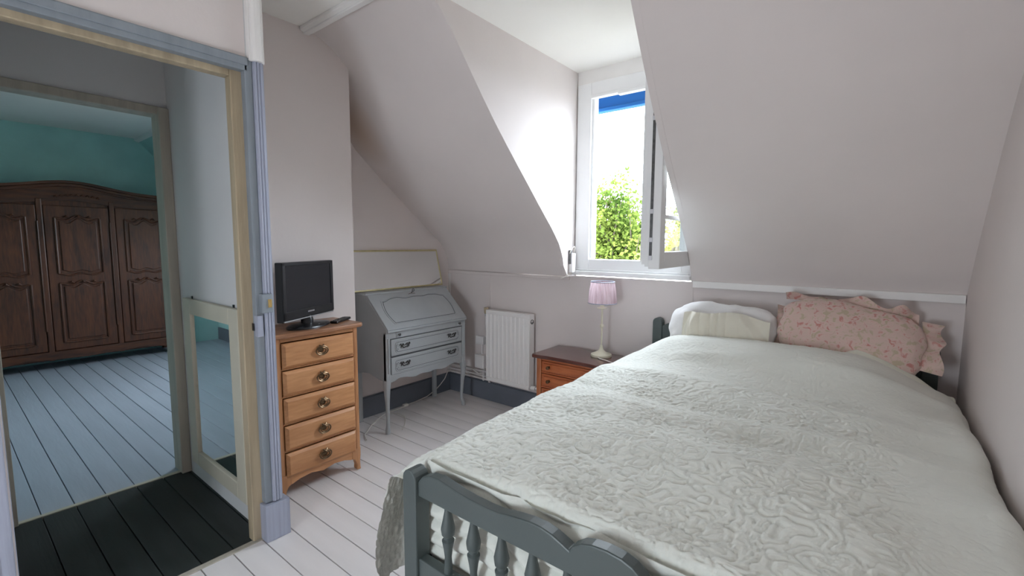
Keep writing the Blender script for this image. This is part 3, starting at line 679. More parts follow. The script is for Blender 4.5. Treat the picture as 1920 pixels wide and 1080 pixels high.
for z0_, z1_ in ((.463, .532), (.365, .447), (.267, .349), (.165, .251)):
    d = MB().box((nx0+.040, ny0+.002, z0_), (nx1-.040, ny0+.05, z1_)).build('drawer', 'cherry', ns, bevel=.004)
    MB().box((nx0+.058, ny0-.005, z0_+.013), (nx1-.058, ny0+.003, z1_-.013)).build('drawer_panel', 'cherry', d, bevel=.004)
    for x in (nx0+.105, nx1-.105):
        MB().lathe([(.004, -.028), (.010, -.026), (.012, -.020), (.008, -.013), (.006, -.008), (.009, -.004), (.009, 0)], (x, ny0-.005, (z0_+z1_)/2), 12, 'y').build('knob', 'bronze', d, smooth=True)
la = thing('table_lamp', (-1.362, 2.66, .575), 'cream metal lamp with lilac pleated shade on the nightstand', 'lamp')
c0 = (-1.362, 2.66, .575)
MB().lathe([(.066, 0), (.068, .006), (.066, .014), (.050, .020), (.030, .028), (.017, .040), (.011, .055), (.009, .07)], c0, 28).build('base', 'lamp_cream', la, smooth=True)
MB().lathe([(.0055, .06), (.0055, .185), (.012, .190), (.014, .198), (.012, .206), (.0055, .211), (.0055, .315)], c0, 14).build('stem', 'lamp_cream', la, smooth=True)
MB().lathe([(.030, .312), (.033, .316), (.012, .322), (.013, .335), (.013, .385), (.010, .39)], c0, 18).build('bulb_holder', 'lamp_cream', la, smooth=True)
MB().lathe([(.008, .39), (.018, .405), (.022, .425), (.017, .445), (.006, .455)], c0, 14).build('bulb', 'plastic_white', la, smooth=True)
n_ = 120
def shade_ring(r, z): return [(c0[0]+(r*(1+.016*math.cos(j*PI)))*math.cos(2*PI*j/n_), c0[1]+(r*(1+.016*math.cos(j*PI)))*math.sin(2*PI*j/n_), c0[2]+z) for j in range(n_)]
MB().rings([shade_ring(.090, .345), shade_ring(.0895, .37), shade_ring(.083, .43), shade_ring(.074, .485)], caps=False).build('shade', 'shade_lilac', la)
for r, z in ((.0905, .347), (.0745, .484)):
    MB().tube([(c0[0]+r*math.cos(t), c0[1]+r*math.sin(t), c0[2]+z) for t in np.linspace(0, 2*PI, 41)], .003, 6).build('shade_trim', 'frame_lilac', la, smooth=True)
MB().tube([c0[:2]+(.92+.03,), (c0[0]+.0, c0[1]+.0, .95)], .001).build('bulb_wire', 'brass', la)
MB().tube([(-1.355, 2.60, .581), (-1.33, 2.575, .580), (-1.28, 2.56, .580), (-1.23, 2.535, .580), (-1.195, 2.52, .578), (-1.178, 2.513, .56), (-1.172, 2.51, .50), (-1.17, 2.52, .3)], .0032, 6).build('cord', 'cable_white', la, smooth=True)

# ------------------------------------------------------------------ radiator, pipes, boxes
ra = thing('radiator', (-2.20, 2.77, .18), 'white ribbed panel radiator under the slope', 'radiator')
rx0, rx1, ry, rz0, rz1 = -2.414, -1.988, 2.722, .200, .772
prof = [(rx0, ry+.006)]
k = 10; wv = (rx1-rx0-.02)/k
for i in range(k):
    xa = rx0+.01+i*wv
    prof += [(xa+.004, ry+.010), (xa+.012, ry+.004), (xa+wv-.008, ry+.004), (xa+wv-.001, ry+.010)]
prof += [(rx1, ry+.006), (rx1, ry+.018), (rx0, ry+.018)]
MB().prism(prof, 'z', rz0+.028, rz1-.028).build('front_panel', 'radiator_white', ra)
for za, zb in ((rz0, rz0+.03), (rz1-.03, rz1-.004)): MB().box((rx0, ry, za), (rx1, ry+.018, zb)).build('panel_border', 'radiator_white', ra, bevel=.003)
MB().box((rx1-.003, ry+.002, rz0+.02), (rx1+.003, ry+.062, rz1)).build('side_grille', 'radiator_white', ra, bevel=.002)
MB().box((rx0-.003, ry+.002, rz0+.02), (rx0+.003, ry+.062, rz1)).build('side_grille', 'radiator_white', ra, bevel=.002)
MB().box((rx0, ry+.002, rz1-.006), (rx1, ry+.062, rz1+.002)).build('top_grille', 'radiator_white', ra, bevel=.002)
MB().box((rx0+.01, ry+.045, rz0+.01), (rx1-.01, ry+.06, rz1-.02)).build('rear_panel', 'radiator_white', ra)
vt = MB()
vt.tube([(rx1+.004, ry+.032+.016*math.cos(t), rz1-.055+.016*math.sin(t)) for t in np.linspace(0, 2*PI, 21)], .0025, 6)
vt.tube([(rx1+.004, ry+.032+.010*math.cos(t), rz1-.055+.010*math.sin(t)) for t in np.linspace(PI, 2*PI, 11)], .0025, 6)
vt.build('air_vent', 'pewter', ra)
MB().tube([(rx0-.028, ry+.035, .725), (rx0-.028, ry+.035, .66), (rx0-.022, ry+.038, .60), (rx0-.004, ry+.04, .56), (rx0+.01, ry+.04, .55)], .009, 10).build('feed_pipe', 'radiator_white', ra, smooth=True)
MB().lathe([(.011, 0), (.013, .015), (.010, .02)], (rx0-.028, ry+.035, .715), 12).build('valve_body', 'silver', ra, smooth=True)
MB().lathe([(.014, .0), (.019, .008), (.021, .045), (.018, .05)], (rx0-.028, ry+.035, .735), 12).build('valve_knob', 'frame_cream', ra, smooth=True)
MB().tube([(rx1-.03, ry+.03, rz0+.012), (rx1+.03, ry+.03, rz0+.015), (rx1+.06, ry+.045, rz0+.012), (rx1+.07, ry+.085, rz0-.0)], .010, 10).lathe([(.015, -.02), (.017, 0), (.015, .02)], (rx1+.022, ry+.03, rz0+.015), 10, 'x').build('return_valve', 'radiator_white', ra, smooth=True)
pp = thing('heating_pipes', (-2.66, 2.79, .16), 'run of painted heating pipes left of the radiator', 'pipes')
for z, y, xe in ((.178, 2.785, -2.425), (.205, 2.787, -2.43), (.242, 2.785, -2.425)):
    MB().tube([(XA+.002, y, z), (-2.7, y, z), (xe, y, z)], .0085, 8).build('pipe', 'pipe_paint', pp, smooth=True)
MB().tube([(-2.435, 2.785, .16), (-2.435, 2.785, .255)], .0095, 8).tube([(-2.60, 2.770, .242), (-2.54, 2.768, .215), (-2.48, 2.77, .238)], .006, 8).build('pipe_joint', 'pipe_paint', pp, smooth=True)
MB().box((-2.50, 2.775, .165), (-2.49, 2.80, .26)).build('pipe_clip', 'plastic_white', pp)
def wallbox(x0, x1, z0, z1, d, label):
    o = thing('socket_box', ((x0+x1)/2, YB, z0), label, 'socket', 'surface boxes beside the radiator')
    MB().box((x0, YB-d, z0), (x1, YB, z1)).build('case', 'plastic_white', o, bevel=.005)
    MB().box((x0+.012, YB-d-.004, z0+.012), (x1-.012, YB-d+.002, z1-.012)).build('cover', 'plastic_white', o, bevel=.003)
    return o
sa = wallbox(-2.575, -2.488, .470, .535, .045, 'upper small white socket box left of the radiator')
MB().tube([(-2.53, YB-.012, .472), (-2.53, YB-.012, .38)], .006, 8).build('conduit', 'plastic_white', sa, smooth=True)
wallbox(-2.580, -2.478, .268, .380, .05, 'lower larger white socket box left of the radiator')

# ------------------------------------------------------------------ chest of drawers, television
ch = thing('chest_of_drawers', (-2.40, 1.235, 0), 'honey oak chest of five drawers below the television', 'chest of drawers')
cy0, cy1, cxf, cxb = 1.008, 1.462, -2.262, XB+.003
MB().prism([(cxb, .99), (cxf+.012, .985), (cxf+.030, 1.00), (cxf+.034, 1.10), (cxf+.040, 1.235), (cxf+.034, 1.37), (cxf+.030, 1.47), (cxf+.012, 1.488), (cxb, 1.482)], 'z', .832, .856).build('top', 'oak_top', ch, bevel=.007, seg=3)
MB().box((cxb, cy0, .11), (cxf-.012, cy0+.02, .832)).box((cxb, cy1-.02, .11), (cxf-.012, cy1, .832)).box((cxb, cy0, .11), (cxb+.01, cy1, .832)).box((cxb, cy0+.02, .11), (cxf-.03, cy1-.02, .13)).build('carcass', 'oak_honey_v', ch, bevel=.003)
for ya, yb_ in ((cy0, cy0+.028), (cy1-.028, cy1)):
    MB().box((cxf-.03, ya, .10), (cxf, yb_, .832)).build('stile', 'oak_honey_v', ch, bevel=.007)
for i in range(6):
    zz = .108+.1405*i
    if i == 5: MB().box((cxf-.03, cy0+.028, .808), (cxf-.003, cy1-.028, .832)).build('rail', 'oak_honey', ch, bevel=.002)
    elif i: MB().box((cxf-.03, cy0+.028, zz-.004), (cxf-.004, cy1-.028, zz+.006)).build('rail', 'oak_honey_v', ch, bevel=.002)
def bail(parent, x, y, z, s=1., mt='bronze'):
    MB().lathe([(.0, 0), (.013*s, .0), (.012*s, .004), (.007*s, .006), (.0, .007)], (x, y, z), 18, 'x').build('backplate', mt, parent, smooth=True)
    mb = MB()
    for rr, tt in ((.026, .0036), (.017, .0026)):
        mb.tube([(x+.012, y+rr*1.25*s*math.cos(t), z-.002+rr*.85*s*math.sin(t)) for t in np.linspace(0, 2*PI, 25)], tt*s, 6)
    for dy in (-.010, -.003, .004, .011):
        mb.tube([(x+.008, y+dy*s, z-.014*s), (x+.014, y+dy*s, z-.026*s)], [.004*s, .0022*s], 6)
    mb.tube([(x+.005, y-.012*s, z+.026*s), (x+.014, y, z+.017*s), (x+.005, y+.012*s, z+.026*s)], .0042*s, 6)
    mb.tube([(x, y-.02*s, z+.004), (x+.013, y-.02*s, z+.004)], .004*s, 6); mb.tube([(x, y+.02*s, z+.004), (x+.013, y+.02*s, z+.004)], .004*s, 6)
    mb.build('ring_pull', mt, parent, smooth=True)
for i in range(5):
    z0_ = .116+.1405*i; z1_ = z0_+.125
    ya, yb_ = cy0+.030, cy1-.030
    o1, o2 = .0, .013
    mb = MB()
    A = [(cxf-.004, ya, z0_), (cxf-.004, yb_, z0_), (cxf-.004, yb_, z1_), (cxf-.004, ya, z1_)]
    B = [(cxf+.004, p[1], p[2]) for p in A]
    ins = .014
    Cc = [(cxf+.016, ya+ins, z0_+ins), (cxf+.016, yb_-ins, z0_+ins), (cxf+.016, yb_-ins, z1_-ins), (cxf+.016, ya+ins, z1_-ins)]
    mb.rings([A, B, Cc])
    d = mb.build('drawer', 'oak_honey', ch, bevel=.0015)
    bail(d, cxf+.016, 1.235, (z0_+z1_)/2+.002)
# shaped apron and cabriole feet
ap = [(cy0+.03, .128), (cy0+.03, .070), (cy0+.06, .072), (cy0+.10, .085), (1.17, .092), (1.20, .085), (1.235, .078), (1.27, .085), (1.30, .092), (cy1-.10, .085), (cy1-.06, .072), (cy1-.03, .070), (cy1-.03, .128)]
MB().prism(ap, 'x', cxf-.022, cxf-.002).build('apron', 'oak_honey', ch, bevel=.002)
def cabriole(parent, x, y, sx_, sy_, top, mt, s=1., name='leg'):
    prof = [(1.0, .018*s, 0), (.86, .021*s, .006*s), (.7, .019*s, .008*s), (.5, .0135*s, .002*s), (.3, .0105*s, -.003*s), (.14, .0105*s, -.001*s), (.06, .0135*s, .006*s), (0, .0125*s, .007*s)]
    rings = []
    for t, r, o in prof:
        cx_, cy_ = x+sx_*o, y+sy_*o
        rings.append([(cx_+r*math.copysign(abs(math.cos(q))**.7, math.cos(q)), cy_+r*math.copysign(abs(math.sin(q))**.7, math.sin(q)), t*top) for q in np.linspace(0, 2*PI, 13)[:-1]])
    return MB().rings(rings).build(name, mt, parent, smooth=True)
for sg_, yo in ((1, cy0), (-1, cy1)):
    fp_ = [(yo, .13), (yo, .085), (yo+sg_*.004, .05), (yo+sg_*.003, .02), (yo, 0), (yo+sg_*.022, 0), (yo+sg_*.026, .012), (yo+sg_*.024, .03), (yo+sg_*.030, .05), (yo+sg_*.040, .066), (yo+sg_*.055, .074), (yo+sg_*.055, .13)]
    MB().prism(fp_, 'x', cxf-.035, cxf+.001).build('leg', 'oak_honey_v', ch, bevel=.004)
for ya in (cy0+.005, cy1-.035): MB().box((cxb+.005, ya, 0), (cxb+.03, ya+.03, .12)).build('leg', 'oak_honey_v', ch, bevel=.003)
# black castor lying by the plinth
cs = thing('furniture_castor', (-2.12, .955, 0), 'small black castor on the floor beside the door plinth', 'castor')
MB().lathe([(.006, -.010), (.022, -.010), (.024, -.004), (.024, .004), (.022, .010), (.006, .010)], (-2.12, .958, .024), 16, 'y').build('wheel', 'black_plastic', cs, smooth=True)
MB().box((-2.135, .945, .03), (-2.105, .972, .052)).build('fork', 'pewter', cs, bevel=.004)

tv = thing('television', (-2.365, 1.233, .856), 'small black flat television on the chest of drawers', 'television', rz=R(27))
# local: screen faces +X, width along Y
hw = .212
MB().box((-.022, -hw, .047), (.016, hw, .345)).box((-.045, -.13, .10), (-.02, .13, .30)).build('housing', 'black_plastic', tv, bevel=.005, local=True)
MB().box((.014, -hw+.001, .327), (.022, hw-.001, .344)).box((.014, -hw+.001, .058), (.022, -hw+.022, .344)).box((.014, hw-.022, .058), (.022, hw-.001, .344)).box((.014, -hw+.001, .058), (.022, hw-.001, .100)).build('bezel', 'black_plastic', tv, bevel=.003, local=True)
MB().box((.012, -hw+.02, .098), (.0175, hw-.02, .329)).build('screen', 'screen_black', tv, local=True)
MB().box((.010, -hw+.004, .049), (.022, hw-.004, .055)).build('silver_strip', 'silver', tv, bevel=.002, local=True)
for k_ in range(7): MB().box((.0215, -.026+k_*.0078, .079), (.0228, -.0205+k_*.0078, .0865)).build('logo_mark', 'silver', tv, bevel=.0004, local=True)
MB().lathe([(.0, 0), (.001, 0), (.03, .0), (.032, .03), (.025, .055)], (-.005, 0, .004), 16).build('neck', 'black_plastic', tv, smooth=True, local=True)
sd = MB(); el = lambda r, z: [(.005+.085*r*math.cos(t), .145*r*math.sin(t), z) for t in np.linspace(0, 2*PI, 41)[:-1]]
sd.rings([el(1, 0), el(1, .006), el(.96, .011), el(.3, .018)]); sd.build('stand', 'black_plastic', tv, smooth=True, local=True)
MB().lathe([(.0, 0), (.006, 0), (.006, .002), (.0, .002)], (.062, .0, .012), 10).build('badge', 'silver', tv, local=True)
rm = thing('remote_control', (-2.365, 1.425, .856), 'slim black remote control beside the television stand', 'remote', rz=R(33))
MB().box((-.022, -.085, 0), (.022, .085, .014)).build('body', 'black_plastic', rm, bevel=.005, local=True)
mb = MB()
for i in range(7):
    for j in (-1, 0, 1): mb.box((j*.012-.004, -.06+i*.018, .0135), (j*.012+.004, -.052+i*.018, .0155))
mb.build('buttons', 'pewter', rm, local=True)

# ------------------------------------------------------------------ writing desk
dk = thing('writing_desk', (-2.70, 2.22, 0), 'grey painted slant front writing desk in the alcove', 'desk')
dy0, dy1, dxf, dxb = 1.845, 2.602, -2.530, -2.893
side = [(dxb, .372), (dxb, .935), (-2.752, .935), (dxf+.008, .722), (dxf+.008, .700), (dxf, .69), (dxf, .372), (dxf-.06, .366), (dxf-.11, .372), (-2.72, .392), (-2.80, .385), (dxb+.03, .368)]
for ya, yb_ in ((dy0, dy0+.018), (dy1-.018, dy1)):
    MB().prism(side, 'y', ya, yb_).build('side_panel', 'desk_grey', dk, bevel=.003)
MB().box((dxb, dy0-.006, .935), (-2.738, dy1+.006, .951)).build('top', 'desk_grey', dk, bevel=.005)
MB().box((dxb, dy0+.018, .38), (dxb+.008, dy1-.018, .935)).build('back_panel', 'desk_grey', dk)
MB().box((dxb, dy0+.018, .384), (dxf-.02, dy1-.018, .394)).build('bottom_panel', 'desk_grey', dk)
# slanted flap, its frame and the routed outline
A0 = Vector((-2.744, 0, .934)); A1 = Vector((dxf+.018, 0, .714)); dv = (A1-A0); Ld = dv.length; dv.normalize(); nv_ = Vector((-dv.z, 0, dv.x)); nv_ = nv_ if nv_.z > 0 else -nv_
def fpnt(u, v, h): p = A0+dv*(u*Ld)+nv_*h; return (p.x, v, p.z)
mb = MB(); ring = lambda h, m_: [fpnt(0+m_, dy0+.004+m_*.2, h), fpnt(1-m_*.2, dy0+.004+m_*.2, h), fpnt(1-m_*.2, dy1-.004-m_*.2, h), fpnt(0+m_, dy1-.004-m_*.2, h)]
mb.rings([ring(-.012, 0), ring(.006, 0), ring(.009, .012)]); flap = mb.build('flap', 'desk_grey', dk, bevel=.002)
def flapline(off):
    y0_, y1_ = dy0+.085+off, dy1-.085-off; L_ = []
    a_, b_ = .16+off*2, .86-off*2; ym = (y0_+y1_)/2
    for t in np.linspace(0, 1, 40):      # wavy upper edge
        y = y0_+(y1_-y0_)*t; k_ = abs(t-.5)*2
        L_.append((a_+.05*(k_ > .72)*math.sin((k_-.72)/.28*PI/2)**2-.03*math.exp(-((k_-.5)/.14)**2)+.012*math.cos(t*18), y))
    for t in np.linspace(0, 1, 14)[1:]: L_.append((a_+.05+(b_-a_-.05)*t, y1_+.02*math.sin(PI*t)))
    for t in np.linspace(0, 1, 20)[1:]: L_.append((b_, y1_+(y0_-y1_)*t))
    for t in np.linspace(0, 1, 14)[1:]: L_.append((b_+(a_+.05-b_)*t, y0_-.02*math.sin(PI*t)))
    return [fpnt(u, v, .009) for u, v in L_]
MB().tube(flapline(0), .0042, 6).build('panel_moulding', 'desk_grey', flap, smooth=True)
MB().tube(flapline(.012), .0022, 6).build('panel_groove', 'desk_dark', flap, smooth=True)
ym = (dy0+dy1)/2
es = MB(); 
for t in np.linspace(-.028, .028, 9): es.lathe([(.0, 0), (.006, .001), (.0, .004)], fpnt(.075+.02*abs(t)/.028, ym+t, .010), 6)
es.build('escutcheon', 'bronze', flap)
ky = MB().tube([fpnt(.07, ym, .01), fpnt(.07, ym, .034)], .003, 6).tube([Vector(fpnt(.07, ym, .044))+Vector((0, .009*math.cos(t), .009*math.sin(t))) for t in np.linspace(0, 2*PI, 13)], .003, 6).build('key', 'pewter', flap, smooth=True)
MB().box((dxf-.03, dy0+.004, .700), (dxf+.024, dy1-.004, .715)).build('writing_edge', 'desk_grey', dk, bevel=.005)
MB().box((dxf-.02, dy0+.018, .655), (dxf+.002, dy1-.018, .70)).build('upper_rail', 'desk_grey', dk, bevel=.002)
for y in (dy0+.105, dy1-.075):
    s_ = MB().box((dxf-.01, y-.022, .660), (dxf+.006, y+.022, .695)).build('flap_support', 'desk_grey', dk, bevel=.002)
    MB().lathe([(.006, 0), (.007, .008), (.010, .014), (.006, .018)], (dxf+.005, y, .678), 10, 'x').build('knob', 'pewter', s_, smooth=True)
# front stiles
for y in (dy0+.018, dy1-.018):
    MB().box((dxf-.03, y-.018, .36), (dxf+.003, y+.018, .70)).build('stile', 'desk_grey', dk, bevel=.006)
    MB().tube([(dxf+.004, y, .42), (dxf+.005, y, .66)], .006, 8).build('stile_bead', 'desk_grey', dk, smooth=True)
MB().box((dxf-.04, dy0+.036, .5225), (dxf-.006, dy1-.036, .534)).box((dxf-.04, dy0+.036, .645), (dxf-.008, dy1-.036, .656)).build('divider_rail', 'desk_dark', dk)
def rrect(y0_, y1_, z0_, z1_, r, x):
    pts = []
    for cy_, cz_, a_ in ((y1_-r, z1_-r, 0), (y0_+r, z1_-r, PI/2), (y0_+r, z0_+r, PI), (y1_-r, z0_+r, 3*PI/2)):
        pts += [(x, cy_+r*math.cos(a_+t), cz_+r*math.sin(a_+t)) for t in np.linspace(0, PI/2, 7)]
    return pts+[pts[0]]
for z0_, z1_ in ((.405, .522), (.535, .648)):
    d = MB().box((dxf-.03, dy0+.042, z0_), (dxf+.004, dy1-.042, z1_)).build('drawer', 'desk_grey', dk, bevel=.004)
    MB().tube(rrect(dy0+.075, dy1-.075, z0_+.016, z1_-.016, .028, dxf+.005), .0028, 6).build('moulding', 'desk_grey', d, smooth=True)
    MB().tube(rrect(dy0+.083, dy1-.083, z0_+.024, z1_-.024, .022, dxf+.004), .0015, 6).build('groove', 'desk_dark', d, smooth=True)
    for y in (dy0+.155, dy1-.155):
        mb = MB(); zc = (z0_+z1_)/2+.006
        for sg in (-1, 1):
            mb.tube([(dxf+.005, y+sg*.005, zc), (dxf+.011, y+sg*.018, zc+.010), (dxf+.010, y+sg*.030, zc-.004), (dxf+.010, y+sg*.038, zc+.012), (dxf+.006, y+sg*.046, zc+.004)], [.0045, .006, .0065, .006, .003], 6)
            mb.tube([(dxf+.006, y+sg*.030, zc), (dxf+.008, y+sg*.036, zc-.016)], [.004, .002], 6)
        mb.tube([(dxf+.006, y-.03, zc-.002), (dxf+.016, y-.016, zc-.014), (dxf+.018, y, zc-.010), (dxf+.016, y+.016, zc-.014), (dxf+.006, y+.03, zc-.002)], .0046, 6)
        mb.build('handle', 'pewter', d, smooth=True)
        sg = -1 if y < ym else 1
        mb = MB()
        for dz in (.014, -.018):
            mb.tube([(dxf+.005, y+sg*(.062+.012*math.cos(t)*(1-t/9)), zc-.004+dz+.012*math.sin(t)*(1-t/9)) for t in np.linspace(0, 7, 18)], .0032, 5)
        mb.build('carved_scroll', 'desk_grey', d, smooth=True)
apd = [(dy0+.03, .408), (dy0+.03, .352), (dy0+.07, .356), (dy0+.11, .372), (dy0+.17, .366), (dy0+.22, .352), (dy0+.26, .350), (dy0+.31, .362), (ym, .352)]
apd = apd+[(2*ym-y, z) for y, z in reversed(apd[:-1])]
MB().prism(apd, 'x', dxf-.024, dxf-.002).build('apron', 'desk_grey', dk, bevel=.002)
def deskleg(y, sg):
    prof = [(.372, .022, 0), (.34, .022, .004), (.29, .018, .006), (.2, .0125, .001), (.1, .0105, -.004), (.05, .011, -.002), (.03, .0145, .004), (0, .014, .006)]
    rings = [[(dxf-.018+o+r*math.copysign(abs(math.cos(q))**.6, math.cos(q)), y+sg*o+r*math.copysign(abs(math.sin(q))**.6, math.sin(q)), t) for q in np.linspace(0, 2*PI, 17)[:-1]] for t, r, o in prof]
    MB().rings(rings).build('leg', 'desk_grey', dk, smooth=True)
deskleg(dy0+.018, -1); deskleg(dy1-.018, 1)
for y in (dy0+.004, dy1-.036): MB().box((dxb+.002, y, 0), (dxb+.03, y+.032, .40)).build('leg', 'desk_grey', dk, bevel=.003)
# mirror leaning on the desk
dm = thing('framed_mirror', (-2.84, 2.15, .951), 'wide gilt edged mirror leaning on top of the desk', 'mirror')
def mpt(y, t, d): # t 0 bottom ..1 top ; leaning back to the wall
    return (-2.842-.072*t+d, y, .952+.293*t+.24*d)
my0, my1, bw = 1.66, 2.652, .012
def mbar(ya, yb_, ta, tb, d0, d1):
    P_ = [mpt(y, t, d) for d in (d0, d1) for (y, t) in ((ya, ta), (yb_, ta), (yb_, tb), (ya, tb))]
    return MB().add(P_, [(0,1,2,3),(7,6,5,4),(0,4,5,1),(1,5,6,2),(2,6,7,3),(3,7,4,0)])
mbar(my0, my1, 0, .04, -.006, .008).build('frame_rail', 'gold_frame', dm, bevel=.002)
mbar(my0, my1, .955, 1, -.006, .008).build('frame_rail', 'gold_frame', dm, bevel=.002)
mbar(my0, my0+bw, .04, .955, -.006, .008).build('frame_stile', 'gold_frame', dm, bevel=.002)
mbar(my1-bw*.6, my1, .04, .955, -.006, .008).build('frame_stile', 'gold_frame', dm, bevel=.002)
mbar(my0+bw*.5, my1-bw*.3, .02, .98, -.004, .003).build('mirror_glass', 'mirror_glass', dm)
# loose cables on the floor under the desk
cb = [(-2.90, 2.77, .19), (-2.895, 2.72, .12), (-2.89, 2.66, .08), (-2.885, 2.60, .05), (-2.88, 2.5, .02), (-2.87, 2.35, .012), (-2.86, 2.2, .006), (-2.85, 2.05, .006), (-2.80, 1.95, .006), (-2.74, 1.86, .006), (-2.64, 1.74, .006), (-2.56, 1.70, .006)]
tag(MB().tube(cb, .004, 6).box((-2.885, 2.25, .004), (-2.86, 2.29, .022)).build('cable', 'cable_white', None, smooth=True), 'grey white cable running along the skirting under the desk', 'cable')
cb2 = [(-2.83, 2.10, .005), (-2.78, 2.13, .006), (-2.70, 2.125, .005), (-2.62, 2.07, .006), (-2.56, 2.01, .005), (-2.52, 1.96, .004)]
tag(MB().tube(cb2, .003, 6).build('cable', 'cable_white', None, smooth=True), 'short loose white cable end lying on the floorboards', 'cable')

# ------------------------------------------------------------------ wardrobe in the next room
wd = thing('wardrobe', (-6.65, .97, 0), 'dark carved wooden three door wardrobe against the teal wall', 'wardrobe')
ax, ayc = -6.45, .97
ay0, ay1 = .14, 1.80
ctop = lambda y: 1.80+.095*math.exp(-((y-.93)/.40)**2)
ys = np.linspace(ay0, ay1, 40)
MB().prism([(y, .10) for y in (ay0, ay1)]+[(y, ctop(y)-.02) for y in reversed(ys)], 'x', -6.895, ax-.02).build('carcass', 'walnut', wd)
def crown(d, z0_, z1_, grow): 
    yy = np.linspace(ay0-grow, ay1+grow, 40)
    return MB().prism([(y, ctop(y)+z0_) for y in yy]+[(y, ctop(y)+z1_) for y in reversed(yy)], 'x', -6.895, ax+d)
crown(.055, -.015, .012, .05).build('cornice', 'walnut_h', wd, bevel=.005)
crown(.035, -.045, -.015, .03).build('cornice', 'walnut_h', wd, bevel=.006)
crown(.02, -.062, -.045, .012).build('cornice', 'walnut_h', wd, bevel=.004)
MB().prism([(y, 1.66+.05*math.exp(-((y-.93)/.3)**2)) for y in np.linspace(ay0, ay1, 40)]+[(y, ctop(y)-.06) for y in reversed(np.linspace(ay0, ay1, 40))], 'x', ax-.03, ax+.002).build('frieze', 'walnut_h', wd)
cv = MB()
for t in np.linspace(-1, 1, 9):
    cv.tube([(ax+.004, .97+t*.16, 1.765-.02*t*t), (ax+.014, .97+t*.16+.012, 1.775-.02*t*t), (ax+.004, .97+t*.16+.024, 1.762-.02*t*t)], .007, 6)
cv.build('carving', 'walnut_h', wd, smooth=True)
for y in (ay0, .675, 1.222, ay1-.045): MB().box((ax-.03, y, .10), (ax+.008, y+.045, 1.72)).build('stile', 'walnut', wd, bevel=.008)
MB().prism([(ay0, .19), (ay0, .08), (ay0+.1, .085), (.5, .12), (.97, .10), (1.44, .12), (ay1-.1, .085), (ay1, .08), (ay1, .19)], 'x', ax-.03, ax+.010).build('base_apron', 'walnut_h', wd, bevel=.004)
for y in (ay0+.02, ay1-.10):
    for x in (ax-.07, -6.88): MB().prism([(y, .12), (y+.08, .12), (y+.065, .05), (y+.07, 0), (y+.01, 0), (y+.015, .05)], 'x', x, x+.06).build('foot', 'walnut', wd, bevel=.006)
def outline(y0_, y1_, z0_, z1_, x, topw, botw):
    pts = []
    for t in np.linspace(0, 1, 26): pts.append((x, y0_+(y1_-y0_)*t, z1_+topw*(.6*math.cos(4*PI*t)-.6+1.2*math.exp(-((t-.5)/.2)**2))))
    for t in np.linspace(0, 1, 26): pts.append((x, y1_+(y0_-y1_)*t, z0_+botw*(math.cos(4*PI*t)-1)*.6))
    return pts+[pts[0]]
for y0_, y1_ in ((ay0+.05, .672), (.725, 1.218), (1.272, ay1-.05)):
    d = MB().box((ax-.025, y0_, .195), (ax, y1_, 1.655)).build('door', 'walnut', wd, bevel=.006)
    m0, m1 = y0_+.075, y1_-.075
    for za, zb, tw, bw_ in ((.975, 1.535, .022, .016), (.275, .875, .018, .004)):
        pp_ = MB().prism([(p[1], p[2]) for p in outline(m0+.03, m1-.03, za+.03, zb-.03, 0, tw, bw_)[:-1]], 'x', ax-.002, ax+.012).build('panel', 'walnut', d, bevel=.007)
        MB().tube(outline(m0, m1, za, zb, ax+.002, tw, bw_), .011, 8).build('panel_moulding', 'walnut', d, smooth=True)
        for t in (.25, .5, .75):
            yy = m0+(m1-m0)*t
            MB().tube([(ax+.012, yy-.02, zb+tw*.2), (ax+.02, yy, zb+tw*.7+.004), (ax+.012, yy+.02, zb+tw*.2)], [.005, .010, .005], 6).build('carving', 'walnut', d, smooth=True)
    MB().tube([(ax+.006, y1_+.004, .4), (ax+.006, y1_+.004, 1.5)], .007, 8).build('hinge_bead', 'walnut', d, smooth=True)

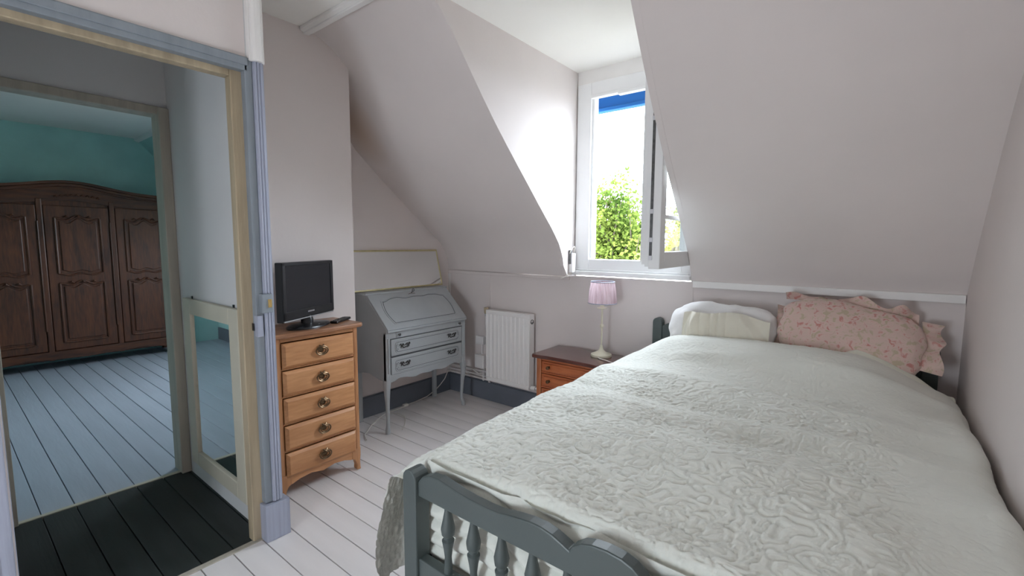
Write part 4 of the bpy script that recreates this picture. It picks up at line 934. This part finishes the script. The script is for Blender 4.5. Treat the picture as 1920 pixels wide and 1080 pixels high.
# ------------------------------------------------------------------ outside
struct('ground', box((-60, 3.4, -3.6), (60, 90, -3.5)), 'ground_green', 'paved ground far below the window', 'ground')
def tree(loc, top, spread, nb, nl, seed, label, mt):
    rs = np.random.RandomState(seed)
    root = thing('leafy_tree', loc, label, 'tree', 'trees outside the window')
    tb = MB(); lx, ly, lz = loc
    tb.tube([(lx, ly, lz), (lx+.05, ly, lz+2.0), (lx-.05, ly, lz+4.6)], [.11, .09, .06], 8)
    tb.build('trunk', 'bark', root, smooth=True)
    br = MB(); leaf = MB()
    V = []; F = []
    for b in range(nb):
        an = rs.uniform(0, 2*PI); ro = spread*math.sqrt(rs.uniform(0, 1)); zb = lz+4.1+rs.uniform(0, .8)
        tipz = lz+(top-lz)*(1-.32*(ro/spread)**1.5)*rs.uniform(.80, 1.0)
        p0 = Vector((lx+ro*.3*math.cos(an), ly+ro*.3*math.sin(an), zb)); p1 = Vector((lx+ro*math.cos(an), ly+ro*math.sin(an), tipz))
        pm2 = p0.lerp(p1, .5)+Vector((rs.uniform(-.15, .15), rs.uniform(-.15, .15), 0))
        path = [p0, pm2, p1]; br.tube(path, [.02, .011, .004], 5)
        for k_ in range(nl):
            t = rs.uniform(.08, 1)
            c = (p0.lerp(pm2, t*2) if t < .5 else pm2.lerp(p1, t*2-1))
            sp_ = .20*(1-.75*t)+.05
            c = c+Vector((rs.normal(0, sp_), rs.normal(0, sp_), rs.normal(0, sp_*.7)))
            n3 = Vector((rs.normal(), rs.normal(), rs.normal()+.6)).normalized(); a3 = n3.orthogonal().normalized(); b3 = n3.cross(a3)
            rot = rs.uniform(0, 2*PI); d1 = a3*math.cos(rot)+b3*math.sin(rot); d2 = n3.cross(d1)
            L3 = rs.uniform(.04, .085); W3 = L3*.36
            i0 = len(V)
            V += [c-d1*L3*.5, c+d2*W3-n3*W3*.3, c+d1*L3*.55, c-d2*W3-n3*W3*.3]
            F += [(i0, i0+1, i0+2), (i0, i0+2, i0+3)]
    br.build('branches', 'bark', root)
    leaf.add(V, F); f_ = leaf.build('foliage', mt, root, fix=False); f_['kind'] = 'stuff'
tree((-3.46, 7.0, -3.5), 3.25, .74, 44, 230, 3, 'tall loose green tree outside seen in the open window', 'leaf_green')
tree((-1.72, 5.0, -3.5), 2.2, .30, 9, 150, 8, 'slender green tree outside seen through the sash glass', 'leaf_yellow')
tree((-4.75, 9.9, -3.5), 3.4, 1.05, 46, 240, 12, 'bright yellow green tree outside behind the tall loose tree', 'leaf_yellow')
tree((-4.1, 13.2, -3.5), 3.4, .95, 40, 240, 15, 'farthest yellow green tree outside behind the slender tree', 'leaf_yellow')
